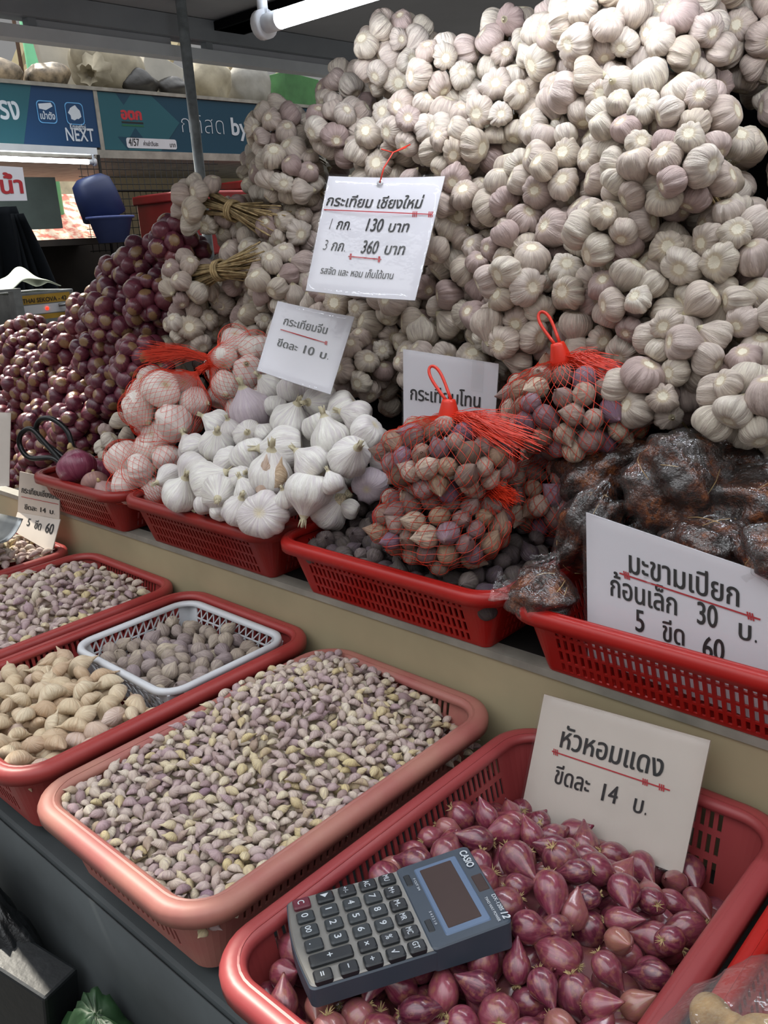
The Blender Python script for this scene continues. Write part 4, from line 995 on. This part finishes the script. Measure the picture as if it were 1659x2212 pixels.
s5 = Sheet((-.495, .775, .930), (-.300, .779, .941), (-.497, .727, .794))
t = sign('price_sign', 'cream price card reading 14, standing in the loose shallots', s5, paper='paper_warm')
s5.text('หัวหอมแดง', .166, .374, .792, parent=t, v1=.362, size=.034, bold=(.02, .008)); s5.rule((.125, .425), (.850, .432), t, ((.03,), (.80,), (.93,)), .0015)
s5.text('ขีดละ', .173, .665, .400, parent=t, v1=.655, size=.028, bold=(.018, .007)); s5.text('14', .480, .672, .574, parent=t, v1=.662, size=.028); s5.text('บ.', .671, .672, .750, parent=t, v1=.668, size=.027, bold=(.018, .007))
s6 = Sheet((-1.781, .776, 1.022), (-1.635, .789, 1.021), (-1.810, .768, .930), (-1.652, .782, .938)); s6b = Sheet((-1.809, .767, .930), (-1.652, .784, .937), (-1.797, .743, .898), (-1.630, .743, .881))
t = thing('price_sign', 'folded cream price card below the red onion, half hidden by the basket', 'sign', (-1.62, .70, .90))
g = G(); s6.panel(g); g.build('card', M['paper_warm'], t, False)
g = G(); s6b.panel(g); g.build('folded_flap', M['paper_warm'], t, False)
s6.text('กระเทียมเชียงใหม่', .08, .50, 1.0, parent=t, size=.020); g = G(); s6.line([(.08, .60), (.98, .62)], .0012, g); g.build('red_underline', M['red_ink'], t, False)
s6.text('ขีดละ', .17, .90, .48, parent=t, size=.017); s6.text('14', .56, .90, .69, parent=t, size=.017); s6.text('บ.', .78, .90, .90, parent=t, size=.017)
s6b.text('5', .30, .50, .37, parent=t, size=.019); s6b.text('ขีด', .48, .50, .64, parent=t, size=.017); s6b.text('60', .74, .50, .92, parent=t, size=.019)
s7 = Sheet((-1.78, .70, 1.165), (-1.700, .745, 1.160), (-1.745, .675, 1.02), (-1.690, .71, 1.02))
t = sign('price_sign', 'cream card cut off at the left frame edge before the shallot bunches', s7, paper='paper_warm')

# metal scoop
t = thing('metal_scoop', 'dull metal scoop resting on the cloves under the folded price card', 'scoop', (-1.66, .65, .92))
g = G(); g.grid(lambda u, v: (-1.78 + .17 * u + .0 * v, .60 + .09 * v, .925 + .03 * u * 0 + .035 * (2 * v - 1) ** 2 + .012 * u), 8, 10); o = g.build('scoop_bowl', M['metal'], t); o.modifiers.new('thick', 'SOLIDIFY').thickness = .0015
g = G(); g.tube([(-1.78, .645, .93), (-1.88, .64, .95)], .008, 8); g.build('handle', M['metal'], t)

# ================================================================== CALCULATOR
M['calc_body'] = plain('blue_grey_case', '#39434f', .45, var=.03); M['calc_face'] = plain('silver_faceplate', '#85837f', .38, .55, var=.03, scale=30)
M['key'] = plain('charcoal_key', '#2d3236', .45, var=.04); M['key_dark'] = plain('black_key', '#1b1f24', .4, var=.04); M['key_red'] = plain('maroon_key', '#5a1d2c', .45, var=.04)
M['lcd'] = plain('lcd_glass', '#463a38', .5, var=.04, spec=.15); M['lcd_frame'] = plain('blue_lcd_frame', '#566a86', .4, var=.03)
def calculator():
    X = Vector((.090, .152, .004)).normalized(); W0 = Vector((-.090, .053, .0)); Z = X.cross(W0).normalized(); W = Z.cross(X)
    O = Vector((-.479, .3665, .8850)); L, Wd = .176, .103      # O = middle of the left end on the top face
    P = lambda a, b, h=0.0: O + X * a + W * b + Z * h         # a along the length (0 = bottom row end), b away from the viewer
    t = thing('calculator', 'grey desktop calculator lying on the loose shallots', 'calculator', tuple(P(L / 2, 0, -.022)))
    hgt = lambda a: 0 if a < .105 else (a - .105) * .17
    def slab(a0, a1, b0, b1, top, bot, r, mat, name, bulge=0.0, par=t, seg=6):
        g = G(); pts = []
        for (ca, cb, s) in ((a1 - r, b1 - r, 0), (a0 + r, b1 - r, 90), (a0 + r, b0 + r, 180), (a1 - r, b0 + r, 270)):
            for k in range(seg + 1):
                q = math.radians(s + 90 * k / seg); pts.append((ca + r * math.cos(q), cb + r * math.sin(q)))
        if bulge:
            out = []
            for i, p in enumerate(pts):
                out.append(p)
                n = pts[(i + 1) % len(pts)]
                if abs(p[0] - a0) < 1e-6 and abs(n[0] - a0) < 1e-6:
                    for k in range(1, 8): y = p[1] + (n[1] - p[1]) * k / 8; out.append((a0 - bulge * math.sin(math.pi * k / 8), y))
            pts = out
        n = len(pts); e = .0012
        cx, cy_ = (a0 + a1) / 2, (b0 + b1) / 2
        sh = [(p[0] + math.copysign(min(e, abs(cx - p[0])), cx - p[0]), p[1] + math.copysign(min(e, abs(cy_ - p[1])), cy_ - p[1])) for p in pts]
        vs = [P(*p, top(p[0]) ) for p in sh] + [P(*p, top(p[0]) - e) for p in pts] + [P(*p, bot(p[0])) for p in pts]
        fs = [tuple(range(n)), tuple(2 * n + k for k in range(n))[::-1]] + [(j * n + k, (j + 1) * n + k, (j + 1) * n + (k + 1) % n, j * n + (k + 1) % n) for j in (0, 1) for k in range(n)]
        g.add(vs, fs); return g.build(name, M[mat], par, False)
    hw = Wd / 2
    slab(0, .112, -hw, hw, lambda a: -.0012, lambda a: -.020, .006, 'calc_body', 'lower_case', .004)
    slab(.104, L, -hw, hw, lambda a: .0015 + max(0, a - .108) * .07, lambda a: -.022, .005, 'calc_body', 'display_housing')
    slab(.001, .113, -hw + .0015, hw - .0015, lambda a: .0005, lambda a: -.002, .006, 'calc_face', 'faceplate', .004)
    # keys: six columns across the width (b), five rows (a)
    rows = [['C', '▶', '+/-', 'AC', 'MU']]
    cols_b = [hw - .0115 - k * .0168 for k in range(6)]; rows_a = [.0130, .0345, .0550, .0745, .0930]
    lab = [['C', '0', '00', '·', None, '='], ['▶', '1', '2', '3', '+', '−'], ['+/-', '4', '5', '6', '×', '÷'], ['AC', '7', '8', '9', '%', '√'], ['MU', 'M+', 'M-', 'MR', 'MC', 'GT']]
    for ri, row in enumerate(lab):
        for ci, s in enumerate(row):
            if s is None: continue
            a, b = rows_a[ri], cols_b[ci]; ka = .0078 if ri < 4 else .0074; kb = .0062
            mat = 'key_red' if s == 'C' else ('key' if s in '0123456789' or s in ('00', '·') else 'key_dark')
            a0, a1 = a - ka, a + ka
            if s == '+': a0 = rows_a[0] - ka
            k = slab(a0, a1, b - kb, b + kb, lambda q: .0042, lambda q: -.001, .0024, mat, 'key')
            sh = Sheet(P(a1, b + kb, .0043), P(a1, b - kb, .0043), P(a0, b + kb, .0043))
            wd = {1: .36, 2: .62, 3: .62}[len(s)]
            if s in ('·',): wd = .12
            if s in ('1',): wd = .12
            sz = {1: .0085, 2: .0072, 3: .0062}[len(s)]
            vb = .72 if s != '+' else .62
            g = sh.text(s, .5 - wd / 2, vb * (1 if s not in '·−' else .98) if s != '·' else .9, .5 + wd / 2, size=sz if s != '+' else .010, mat='white_ink', parent=k, h=.0002, bold=(.012, .012), name='legend')
    # display
    top = lambda a: .0016 + max(0, a - .108) * .07
    slab(.119, .161, -.043, .043, lambda a: top(a) + .0008, lambda a: top(a) - .001, .002, 'lcd_frame', 'display_frame')
    slab(.123, .155, -.037, .039, lambda a: top(a) + .0013, lambda a: top(a) - .001, .001, 'lcd', 'display')
    slab(.163, .174, -.010, .012, lambda a: top(a) + .0006, lambda a: top(a) - .001, .0008, 'lcd', 'solar_panel')
    for b in (.032, -.026): slab(.107, .114, b - .008, b + .008, lambda a: .0022 + max(0, a - .108) * .07, lambda a: 0, .0015, 'key_dark', 'slide_switch')
    T = lambda a0, b0, a1, b1: Sheet(P(a1, b0, top(a1) + .0002), P(a1, b1, top(a1) + .0002), P(a0, b0, top(a0) + .0002))
    q = T(.164, .045, .174, .021); q.text('CASIO', .02, .85, .98, size=.0095, mat='white_ink', parent=t, bold=(.03, .03), name='brand_lettering')
    q = T(.170, -.018, .176, -.038); q.text('DX-120S', .0, .85, 1, size=.0052, mat='white_ink', parent=t)
    q = T(.169, -.039, .177, -.049); q.text('12', .1, .9, .9, size=.009, mat='white_ink', parent=t, bold=(.03, .03), shear=.2)
    q = T(.164, -.018, .168, -.048); q.text('TWO WAY POWER', .0, .9, 1, size=.0036, mat='white_ink', parent=t)
    for b0, s in ((.031, 'F CUT 5/4'), (-.012, '5 4 3 2 1 0')): q = T(.1145, b0, .118, b0 - .016); q.text(s, 0, .9, 1, size=.003, mat='white_ink', parent=t)
calculator()

# ================================================================== LAMPS
M['tube_on'] = emit('tube_glow', '#f2f7ff', TUBE_STRENGTH); M['tube_far'] = emit('far_tube_glow', '#f4fbff', TUBE_STRENGTH * .5)
def lamp(a, b, name, label, mat, side):
    t = thing(name, label, 'lamp', tuple((Vector(a) + Vector(b)) / 2)); a, b = Vector(a), Vector(b); d = (b - a).normalized()
    g = G(); g.tube([a, b], .013, 16); g.build('glass_tube', mat, t)
    g = G(); up_ = Vector((0, 0, 1))
    for p, s in ((a, -1), (b, 1)): g.tube([p, p + d * s * .03], .0138, 14)
    g.build('tube_cap', M['white_pl'], t)
    for p, s in ((a, -1), (b, 1)):
        g = G(); q = p + d * s * .03; g.tube([q, q + d * s * .014], .021, 18); g.tube([q + d * s * .007 + up_ * .01, q + d * s * .007 + up_ * .045], .008, 8); g.build('lamp_holder', M['white_pl'], t)
    g = G(); g.bar(a - d * .05 + up_ * .055 + side * .015, b + d * .05 + up_ * .055 + side * .015, .05, .035); g.build('batten', M['alum'], t, False)
lamp((-1.085, .985, 1.765), (.05, .985, 1.765), 'fluorescent_lamp', 'lit fluorescent tube hanging over the garlic heap under the canopy', M['tube_on'], Vector((0, -.03, .02)))
lamp((-4.75, 1.9, 1.952), (-4.75, 2.78, 1.938), 'fluorescent_lamp', 'lit fluorescent tube in the neighbouring stall under the blue fascia', M['tube_far'], Vector((0, 0, 0)))
g = G(); g.box2((-1.25, .86, 1.835), (.3, .95, 1.85)); tag(g.build('lamp_board', M['steel_edge'], smooth=False), 'narrow grey board above the fluorescent tube over the heap', 'board')

# ================================================================== BACKGROUND STALL
FX = -5.0
M['banner_blue'] = plain('fascia_blue', '#12395e', .4, var=.03, scale=1); M['banner_teal'] = plain('fascia_teal', '#22555f', .4, var=.03, scale=1); M['banner_dk'] = plain('fascia_dark_teal', '#123b4e', .4, var=.03, scale=1)
M['logo_red'] = plain('logo_red', '#b02a33', .5, var=0); M['logo_green'] = plain('logo_green', '#1c5a3c', .5, var=0); M['logo_blue'] = plain('logo_pale_blue', '#5f9fd0', .5, var=0)
def fascia(y0, y1, z0, z1, name, label, base):
    t = thing(name, label, 'sign board', (FX, (y0 + y1) / 2, z0)); g = G(); g.box2((FX - .06, y0, z0), (FX, y1, z1)); g.build('board', M[base], t, False)
    return t, Sheet((FX + .001, y0, z1), (FX + .001, y1, z1), (FX + .001, y0, z0))
def poly(sh, pts, mat, parent, name, h=.001):
    g = G(); g.add([sh.at(u, v, h) for u, v in pts], [tuple(range(len(pts)))[::-1]]); return g.build(name, M[mat], parent, False)
def rr(u0, v0, u1, v1, r, asp, n=5):
    o = []
    for cx, cy_, a in ((u1 - r, v0 + r * asp, -90), (u1 - r, v1 - r * asp, 0), (u0 + r, v1 - r * asp, 90), (u0 + r, v0 + r * asp, 180)):
        o += [(cx + r * math.cos(math.radians(a + 90 * k / n)), cy_ + r * asp * math.sin(math.radians(a + 90 * k / n))) for k in range(n + 1)]
    return o
t, s = fascia(1.6, 3.030, 2.045, 2.356, 'fascia_sign', 'blue bank sign board with app icons above the neighbouring stall', 'banner_blue')
as_ = 1.43 / .311
poly(s, [(.0, 0), (.73, 0), (.66, 1), (.0, 1)], 'banner_teal', t, 'teal_band')
s.text('รง', .585, .58, .665, mat='white_ink', parent=t, size=.16, h=.002, bold=(.03, .02))
poly(s, rr(.738, .24, .818, .62, .016, as_), 'logo_blue', t, 'app_icon', .0015); poly(s, rr(.741, .255, .815, .605, .015, as_), 'banner_blue', t, 'app_icon_face', .0018)
poly(s, [(.747, .30), (.80, .27), (.806, .33), (.775, .40), (.748, .38)], 'white_ink', t, 'icon_mark', .002)
s.text('เป๋าตัง', .748, .55, .810, mat='white_ink', parent=t, size=.05, h=.0021, bold=(.02, .02))
poly(s, rr(.858, .24, .938, .62, .016, as_), 'logo_blue', t, 'app_icon', .0015); poly(s, rr(.861, .255, .935, .605, .015, as_), 'banner_blue', t, 'app_icon_face', .0018)
poly(s, [(.898 + .026 * math.cos(a * .449) * (1 + .18 * math.sin(3 * a)), .42 - .026 * as_ * math.sin(a * .449) * (1 + .18 * math.cos(2 * a))) for a in range(14)], 'white_ink', t, 'icon_mark', .002)
s.text('Krungthai', .868, .70, .938, mat='white_ink', parent=t, size=.045, h=.002)
s.text('NEXT', .845, .90, .970, mat='white_ink', parent=t, size=.10, h=.002, bold=(.02, .02))
t, s = fascia(3.040, 5.4, 2.028, 2.352, 'fascia_sign', 'teal sign board numbered 4/57 above the red crates', 'banner_dk')
as_ = 2.36 / .324
poly(s, [(0, 0), (.16, 0), (.24, .45), (.17, .98), (0.0, .98)], 'banner_teal', t, 'teal_band'); poly(s, [(.055, 0), (.10, 0), (.075, .2)], 'banner_dk', t, 'triangle', .0015)
poly(s, [(.075, .8), (.10, .58), (.125, .8)], 'banner_dk', t, 'triangle', .0015); poly(s, [(.045, .75), (.10, .75), (.07, .98)], 'banner_dk', t, 'triangle', .0015)
s.text('อตก', .062, .44, .124, mat='logo_red', parent=t, size=.085, h=.002, bold=(.06, .04))
for k, m_ in enumerate(('ink', 'logo_green')): poly(s, [(.062, .48 + .05 * k), (.126, .48 + .05 * k), (.126, .51 + .05 * k), (.062, .51 + .05 * k)], m_, t, 'logo_line', .002)
s.text('กทิสด by แม่', .245, .62, .56, mat='white_ink', parent=t, size=.155, h=.002, bold=(.025, .02))
poly(s, rr(.068, .76, .222, .94, .006, as_), 'white_pl', t, 'number_plate', .002)
s.text('4/57', .074, .90, .106, parent=t, size=.06, h=.003); s.text('ค่าเช่าวันละ', .118, .89, .164, parent=t, size=.034, h=.003); s.text('บาท', .20, .90, .218, parent=t, size=.036, h=.003)
g = G(); g.box2((FX - .05, 3.022, 2.03), (FX + .006, 3.046, 2.36)); tag(g.build('sign_divider', M['steel_edge'], smooth=False), 'cream divider strip between the two blue sign boards', 'strip')
g = G(); g.box2((-6.6, 1.0, 2.355), (FX + .01, 6, 2.375)); g.box2((-6.6, 1.0, 1.985), (FX + .02, 6, 2.03)); structure(g.build('trim_6', M['steel_edge'], smooth=False))
# goods on top of the boards
M['sack'] = plain('cloth_sack', '#a39a86', .85, var=.12, scale=9, bump=.4); M['sack_grey'] = plain('grey_sack', '#8d8a83', .85, var=.1, scale=9, bump=.3); M['sack_black'] = plain('black_bag', '#2a2724', .4, var=.2, scale=9, bump=.6)
M['carton'] = plain('white_carton', '#b9b5ab', .7, var=.05); M['green_carton'] = plain('green_carton', '#3f6e3f', .7, var=.15, scale=5); M['pattern'] = plain('printed_bag', '#7d6f5c', .5, var=.45, scale=14, bump=.5)
def sack(label, c, r, seed, mat, rot=0.0, knot=None, name='sack'):
    v, f = lump_geo(*r, seed, .12, 36, 22, 3.0, .012); R = Matrix.Rotation(rot, 3, 'Y') ; t = thing(name, label, 'sack', (c[0], c[1], c[2] - r[2]))
    g = G(); g.add([R @ Vector(p) + Vector(c) for p in v], f); g.build('sack_body', M[mat], t)
    if knot:
        g = G(); k = Vector(knot); d = (k - Vector(c)).normalized(); Rf = frame(d)
        vs = []
        prof = [(.10, -.10), (.055, -.05), (.022, 0), (.03, .03), (.055, .07)]
        for r_, z in prof:
            for q in range(20): a = 2 * math.pi * q / 20; w = r_ * (1 + .18 * math.sin(7 * a)); vs.append(k + Rf @ Vector((w * math.cos(a), w * math.sin(a), z)))
        g.add(vs, [(i * 20 + q, i * 20 + (q + 1) % 20, (i + 1) * 20 + (q + 1) % 20, (i + 1) * 20 + q) for i in range(4) for q in range(20)]); g.build('tied_neck', M[mat], t)
sack('brown bundled bag at the left end above the bank sign', (-5.3, 2.62, 2.45), (.12, .13, .09), 1, 'pattern')
sack('printed plastic bag of goods on the board above the app icons', (-5.28, 2.90, 2.455), (.13, .135, .085), 2, 'pattern')
sack('large cream cloth sack with a tied neck on top of the sign boards', (-5.32, 3.33, 2.56), (.16, .25, .18), 3, 'sack', knot=(-5.12, 3.10, 2.47))
sack('dark bag slumped under the white carton', (-5.22, 3.48, 2.455), (.10, .13, .085), 4, 'sack_black')
sack('dark bag in front of the steel post on the teal sign board', (-5.22, 3.76, 2.445), (.10, .12, .07), 5, 'sack_black')
sack('grey cloth sack right of the steel post', (-5.32, 4.13, 2.53), (.13, .17, .16), 6, 'sack')
sack('plain grey sack second right of the steel post', (-5.36, 4.50, 2.53), (.13, .19, .17), 7, 'sack_grey')
g = G(); g.box((-5.40, 3.74, 2.56), (.22, .30, .16), 0, Matrix.Rotation(-.35, 3, 'X')); tag(bevel(g.build('carton', M['carton'], smooth=False), .004), 'white carton tilted between the cloth sacks', 'box')
g = G(); g.box((-5.36, 4.92, 2.50), (.24, .34, .24), 0, Matrix.Rotation(-.1, 3, 'X')); tag(bevel(g.build('carton', M['green_carton'], smooth=False), .004), 'green printed carton beside the garlic heap top', 'box')
g = G(); g.box((-5.55, 3.12, 2.66), (.05, .22, .50), 0, Matrix.Rotation(.15, 3, 'X')); tag(bevel(g.build('carton', M['carton'], smooth=False), .01), 'tall white slab leaning behind the large cream sack', 'board')
# steel grid and roof outside
M['rust'] = plain('rusty_bar', '#5a463a', .7, var=.2); M['out_wall'] = plain('sunlit_wall', '#e6d8b4', .8, var=.1, scale=1.2); M['green_pipe'] = plain('green_pipe', '#6fc08f', .5, var=.04); M['roof_out'] = plain('far_roof', '#d9ceb4', .8, var=.1)
t = thing('window_grille', 'rusty steel bars standing on the sign board at the upper left', 'grille', (-5.5, 3, 2.37))
for k in range(7):
    g = G(); y = 2.50 + .14 * k; g.tube([(-5.6, y, 2.37), (-5.6, y, 3.2)], .012, 8); g.build('bar', M['rust'], t)
g = G()
for z in (2.72, 2.95): g.tube([(-5.6, 2.3, z), (-5.6, 3.6, z)], .009, 8)
g.build('cross_bar', M['rust'], t)
g = G(); g.tube([(-7.2, 3.86, 0), (-7.2, 3.86, 4.5)], .055, 20); tag(g.build('drain_pipe', M['green_pipe']), 'pale green pipe outside behind the rusty bars', 'pipe')
t = thing('roof_frame', 'sunlit pale timber roof frame seen through the bars', 'roof', (-9, 5, 3))
g = G()
for k in range(9): g.bar((-9.5, 1 + k * .8, 2.2), (-8.2, 1.6 + k * .8, 4.0), .08)
for z in (2.7, 3.2, 3.7): g.bar((-8.9, 0, z), (-8.9, 9, z), .08)
g.build('rafter', M['out_wall'], t, False)
g = G(); g.box2((-10.5, 0, 1.0), (-10.4, 12, 3.1)); structure(g.build('wall_left', M['roof_out'], smooth=False))
# inside the neighbour stall
M['olive'] = plain('grey_green_panel', '#5b6660', .6, var=.05); M['maroon'] = plain('red_crate_plastic', '#7c1d1c', .4, var=.12, scale=4); M['blue_pl'] = plastic('blue_plastic', '#182650', .5, '#142146'); M['blue_lt'] = plastic('pale_blue_plastic', '#4c588c', .5, '#343f6c')
M['wood_dk'] = plain('dark_counter', '#2b241e', .7, var=.2, scale=5)
g = G(); g.box2((-5.3, 2.46, 1.606), (-5.26, 2.84, 1.90)); tag(g.build('menu_board', M['olive'], smooth=False), 'blank grey-green board behind the blue bucket', 'board')
M['poster'] = NT('red_cream_print').m
def _poster():
    t = NT('red_cream_print'); tc = t.n('TexCoord').outputs['Object']; t.l(t.ramp(t.noise(tc, 16, 3), [(.42, srgb('#f2ddc4')), (.52, srgb('#e7a68a')), (.6, srgb('#d6604a'))]), t.b.inputs['Base Color']); t.set(Roughness=.5); return t.m
M['poster'] = _poster()
g = G(); g.box((-7.0, 3.8, 1.66), (1.1, 1.8, .04), 0, Matrix.Rotation(math.radians(30), 3, 'Y')); tag(g.build('printed_panel', M['poster'], smooth=False), 'sunlit red and cream printed panel beyond the stall', 'panel')
g = G(); g.box2((-5.35, 1.2, .9), (-5.3, 6, 1.53)); g.box2((-5.6, 1.2, 1.50), (-4.85, 2.95, 1.535)); structure(g.build('wall_left.001', M['wood_dk'], smooth=False))
g = G(); g.box2((-5.29, .6, .0), (-4.6, 5.5, 1.20)); tag(g.build('stall_counter', M['wood_dk'], smooth=False), 'dark wooden counter of the neighbouring stall', 'counter')
t = thing('wire_grid', 'black wire mesh panel hanging beside the red crates', 'grid panel', (-4.95, 3.1, 1.5))
g = G()
for k in range(24): g.tube([(-4.98, 2.86 + .042 * k, 1.45), (-4.98, 2.86 + .042 * k, 1.985)], .0022, 4)
for k in range(13): g.tube([(-4.98, 2.84, 1.46 + .042 * k), (-4.98, 3.86, 1.46 + .042 * k)], .0022, 4)
g.build('mesh_wires', M['ink'], t)
g = G(); g.tube([(-4.97, 2.98, 1.2), (-4.97, 2.98, 2.0)], .009, 8); g.tube([(-4.97, 2.8, 1.80), (-4.97, 3.9, 1.80)], .007, 6); g.build('grid_frame', M['dark'], t)
g = G(); g.box2((-6.3, 3.75, 1.5), (-6.26, 5.4, 2.0)); tag(g.build('shelf_goods', M['out_wall'], smooth=False), 'cream packets on a shelf behind the wire mesh', 'shelf')
def crate(c, s, label):
    t = thing('red_crate', label, 'crate', (c[0], c[1], c[2] - s[2] / 2)); g = G(); g.box(c, s); bevel(g.build('crate_body', M['maroon'], t, False), .012)
    g = G(); g.box((c[0], c[1], c[2] + s[2] / 2 - .03), (s[0] + .03, s[1] + .03, .05)); bevel(g.build('crate_rim', M['maroon'], t, False), .008)
    for k in (-.3, .15): g = G(); g.box((c[0] + s[0] / 2 + .018, c[1] + s[1] * k, c[2] + s[2] / 2 - .03), (.012, .05, .055)); g.build('latch', M['steel_edge'], t, False)
crate((-4.62, 3.50, 1.58), (.45, .78, .36), 'large dull red lidded crate behind the steel post')
crate((-4.9, 4.20, 1.70), (.4, .6, .30), 'second dull red crate further right behind the garlic heap')
def bucket():
    t = thing('blue_bucket', 'blue plastic bucket tilted on a paler basin in the neighbouring stall', 'bucket', (-4.72, 2.83, 1.48))
    R = Matrix.Rotation(.30, 3, 'X')
    g = G(); g.lathe([(.0, -.10), (.118, -.098), (.126, -.09), (.120, .03), (.108, .10), (.07, .128), (0, .13)], 28, (-4.74, 2.80, 1.735), 0, R); g.build('bucket_body', M['blue_pl'], t)
    g = G(); g.lathe([(.0, .0), (.082, .0), (.118, .125), (.134, .13), (.134, .142), (.112, .138), (.078, .01)], 28, (-4.64, 2.80, 1.50)); g.build('basin', M['blue_lt'], t)
bucket()
# water sign
s = Sheet((-4.7, 1.90, 1.92), (-4.7, 2.365, 1.90), (-4.7, 1.90, 1.735), (-4.7, 2.36, 1.735)); t = sign('drink_sign', 'white hanging card with red lettering at the left frame edge', s, sleeve=False)
s.text('ขายน้ำ', .25, .78, .97, mat='logo_red', parent=t, size=.13, h=.002, bold=(.03, .02))
# weighing machine
M['yellow_lab'] = plain('yellow_label', '#a8842a', .5, var=.08, scale=20)
t = thing('sealing_machine', 'small steel machine with yellow and white label strips beside the shallots', 'machine', (-3.3, 1.60, 1.2))
g = G(); g.box2((-3.5, 1.50, 1.05), (-3.21, 1.735, 1.325)); bevel(g.build('machine_body', M['metal'], t, False), .004)
mp = Sheet((-3.207, 1.515, 1.315), (-3.207, 1.715, 1.315), (-3.207, 1.515, 1.225))
poly(mp, [(0, 0), (1, 0), (1, .36), (0, .36)], 'yellow_lab', t, 'yellow_strip'); poly(mp, [(0, .40), (1, .40), (1, .76), (0, .76)], 'white_pl', t, 'white_strip'); poly(mp, [(0, .80), (1, .80), (1, 1), (0, 1)], 'yellow_lab', t, 'yellow_strip')
mp.text('THAI SEKOVA - 42', .05, .30, .92, parent=t, size=.022, h=.002, mat='wood_dk', bold=(.03, .02))
M['led'] = emit('red_led', '#ff2010', 3.0); g = G(); g.lathe([(0, .004), (.006, .003), (.006, 0)], 12, mp.at(.50, .58, .001), 0, frame((1, 0, 0))); g.build('indicator_light', M['led'], t)
g = G(); g.tube([(-3.2, 1.66, 1.27), (-3.17, 1.76, 1.275)], .006, 8); g.build('lever', M['metal'], t)
g = G(); g.box2((-3.20, 1.505, 1.02), (-3.195, 1.73, 1.21)); g.build('front_plate', M['metal'], t, False)
g = G(); g.box2((-3.19, 1.38, 1.335), (-3.15, 1.50, 1.345)); g.box2((-3.19, 1.47, .9), (-3.15, 1.50, 1.335)); tag(g.build('steel_stand', M['metal'], smooth=False), 'bright steel stand at the left frame edge by the machine', 'stand')
M['cloth_w'] = plain('pale_green_white_cloth', '#c3cbb6', .8, var=.05, scale=8, bump=.2)
def cl(u, v):
    x = -3.42 + .2 * v; y = 1.42 + .27 * u; h = .075 * math.exp(-((u - .62) / .28) ** 2) * (1 - .5 * abs(2 * v - 1)) + .006 * math.sin(17 * u + 6 * v) * (1 - abs(2 * v - 1) * .5)
    return (x + .01 * math.sin(u * 9), y, 1.334 + max(0, h))
g = G(); g.grid(cl, 40, 24); o = g.build('white_cloth', M['cloth_w']); o.modifiers.new('thick', 'SOLIDIFY').thickness = .003; tag(o, 'crumpled white cloth draped over the label machine', 'cloth')
# dark hanging coats left
M['coat'] = plain('dark_cloth', '#14171b', .95, spec=.1, scale=6, bump=.2)
def coat(x, y0, y1, yb0, yb1, z1, z0, ph):
    def fn(u, v):
        a, b = y0 + (yb0 - y0) * v, y1 + (yb1 - y1) * v
        return (x + .03 * math.sin(u * 19 + ph + v * 2) * (.3 + v) - .05 * math.sin(math.pi * u), a + (b - a) * u, z1 + (z0 - z1) * v - .03 * math.cos(u * 6 + ph) * v)
    g = G(); g.grid(fn, 40, 16); o = g.build('hanging_cloth', M['coat']); o.modifiers.new('thick', 'SOLIDIFY').thickness = .006; return o
tag(coat(-4.55, 2.02, 2.22, 1.9, 2.36, 1.70, 1.10, 0), 'dark cloth hanging under the red lettered card', 'cloth')
tag(coat(-4.45, 2.14, 2.20, 2.14, 2.38, 1.66, 1.10, 2), 'dark cloth hanging left of the bright printed panel', 'cloth')
# upper right: hanging basket of dried goods
M['dried'] = plain('dried_goods', '#6e5a40', .9, var=.4, scale=120, bump=.8)
g = G(); v, f = lump_geo(.15, .13, .085, 14, .12, 48, 30, 6, .03); g.add(v + np.array((-.60, 1.56, 1.80)), f); tag(g.build('dried_bundle', M['dried']), 'brown net of dried goods hanging in the dark upper right corner', 'bundle')
g = G(); g.bar((-.85, 1.52, 1.70), (-.35, 1.60, 1.73), .02, .035); tag(g.build('shelf_rail', plain('navy_rail', '#1b2148', .5), smooth=False), 'dark blue rail below the hanging dried goods', 'rail')
g = G(); g.bar((-.85, 1.50, 1.665), (-.35, 1.58, 1.69), .02, .03); tag(g.build('shelf_rail', plain('green_rail', '#14503c', .5), smooth=False), 'dark green rail below the navy rail at the upper right', 'rail')

# ================================================================== UNDER THE TABLE
M['bag_black'] = plain('black_sheet', '#16181a', .3, var=.3, scale=14, bump=.8); M['bag_green'] = plain('green_sack', '#1f3a1f', .5, var=.2, scale=6, bump=.3); M['bag_grey'] = plain('grey_sheet', '#15181a', .45, var=.15, scale=9, bump=.4)
M['navy'] = plain('navy_print', '#1b2440', .5, var=0); M['orange'] = plain('orange_print', '#6e5526', .5, var=0)
def fbag(name, label, c, r, seed, mat):
    v, f = lump_geo(*r, seed, .13, 48, 30, 3.5, .02); g = G(); g.add(v + np.array(c), f); return tag(g.build(name, M[mat]), label, 'bag')
fbag('plastic_sack', 'crumpled black plastic sack in the shade below the table, far left', (-1.02, .295, .52), (.13, .045, .20), 1, 'bag_black')
g = G(); g.box((-.90, .290, .60), (.10, .05, .12), 0, Matrix.Rotation(.25, 3, 'Z') @ Matrix.Rotation(.15, 3, 'Y')); tag(bevel(g.build('carton', M['bag_grey'], smooth=False), .004), 'small grey carton wedged between the black and green sacks', 'box')
gs = fbag('plastic_sack', 'dark green sack with a navy curved letter at the bottom left', (-.755, .300, .51), (.11, .045, .15), 3, 'bag_green')
pts = [(math.cos(a) * .030, math.sin(a) * .030) for a in np.linspace(2.2, 6.9, 22)] + [(.014, .045), (.0, .055)]
cb = Vector((-.72, .254, .575)); ee = (Vector((1, 0, 0)), Vector((0, .25, .97)).normalized())
for m_, w, k in (('orange', .014, 0), ('navy', .010, 1)):
    g = G(); g.tube([cb + ee[0] * p[0] + ee[1] * p[1] + Vector((0, -.004 * k, 0)) for p in pts], w * .8, 6); o = g.build('printed_letter', M[m_], gs)
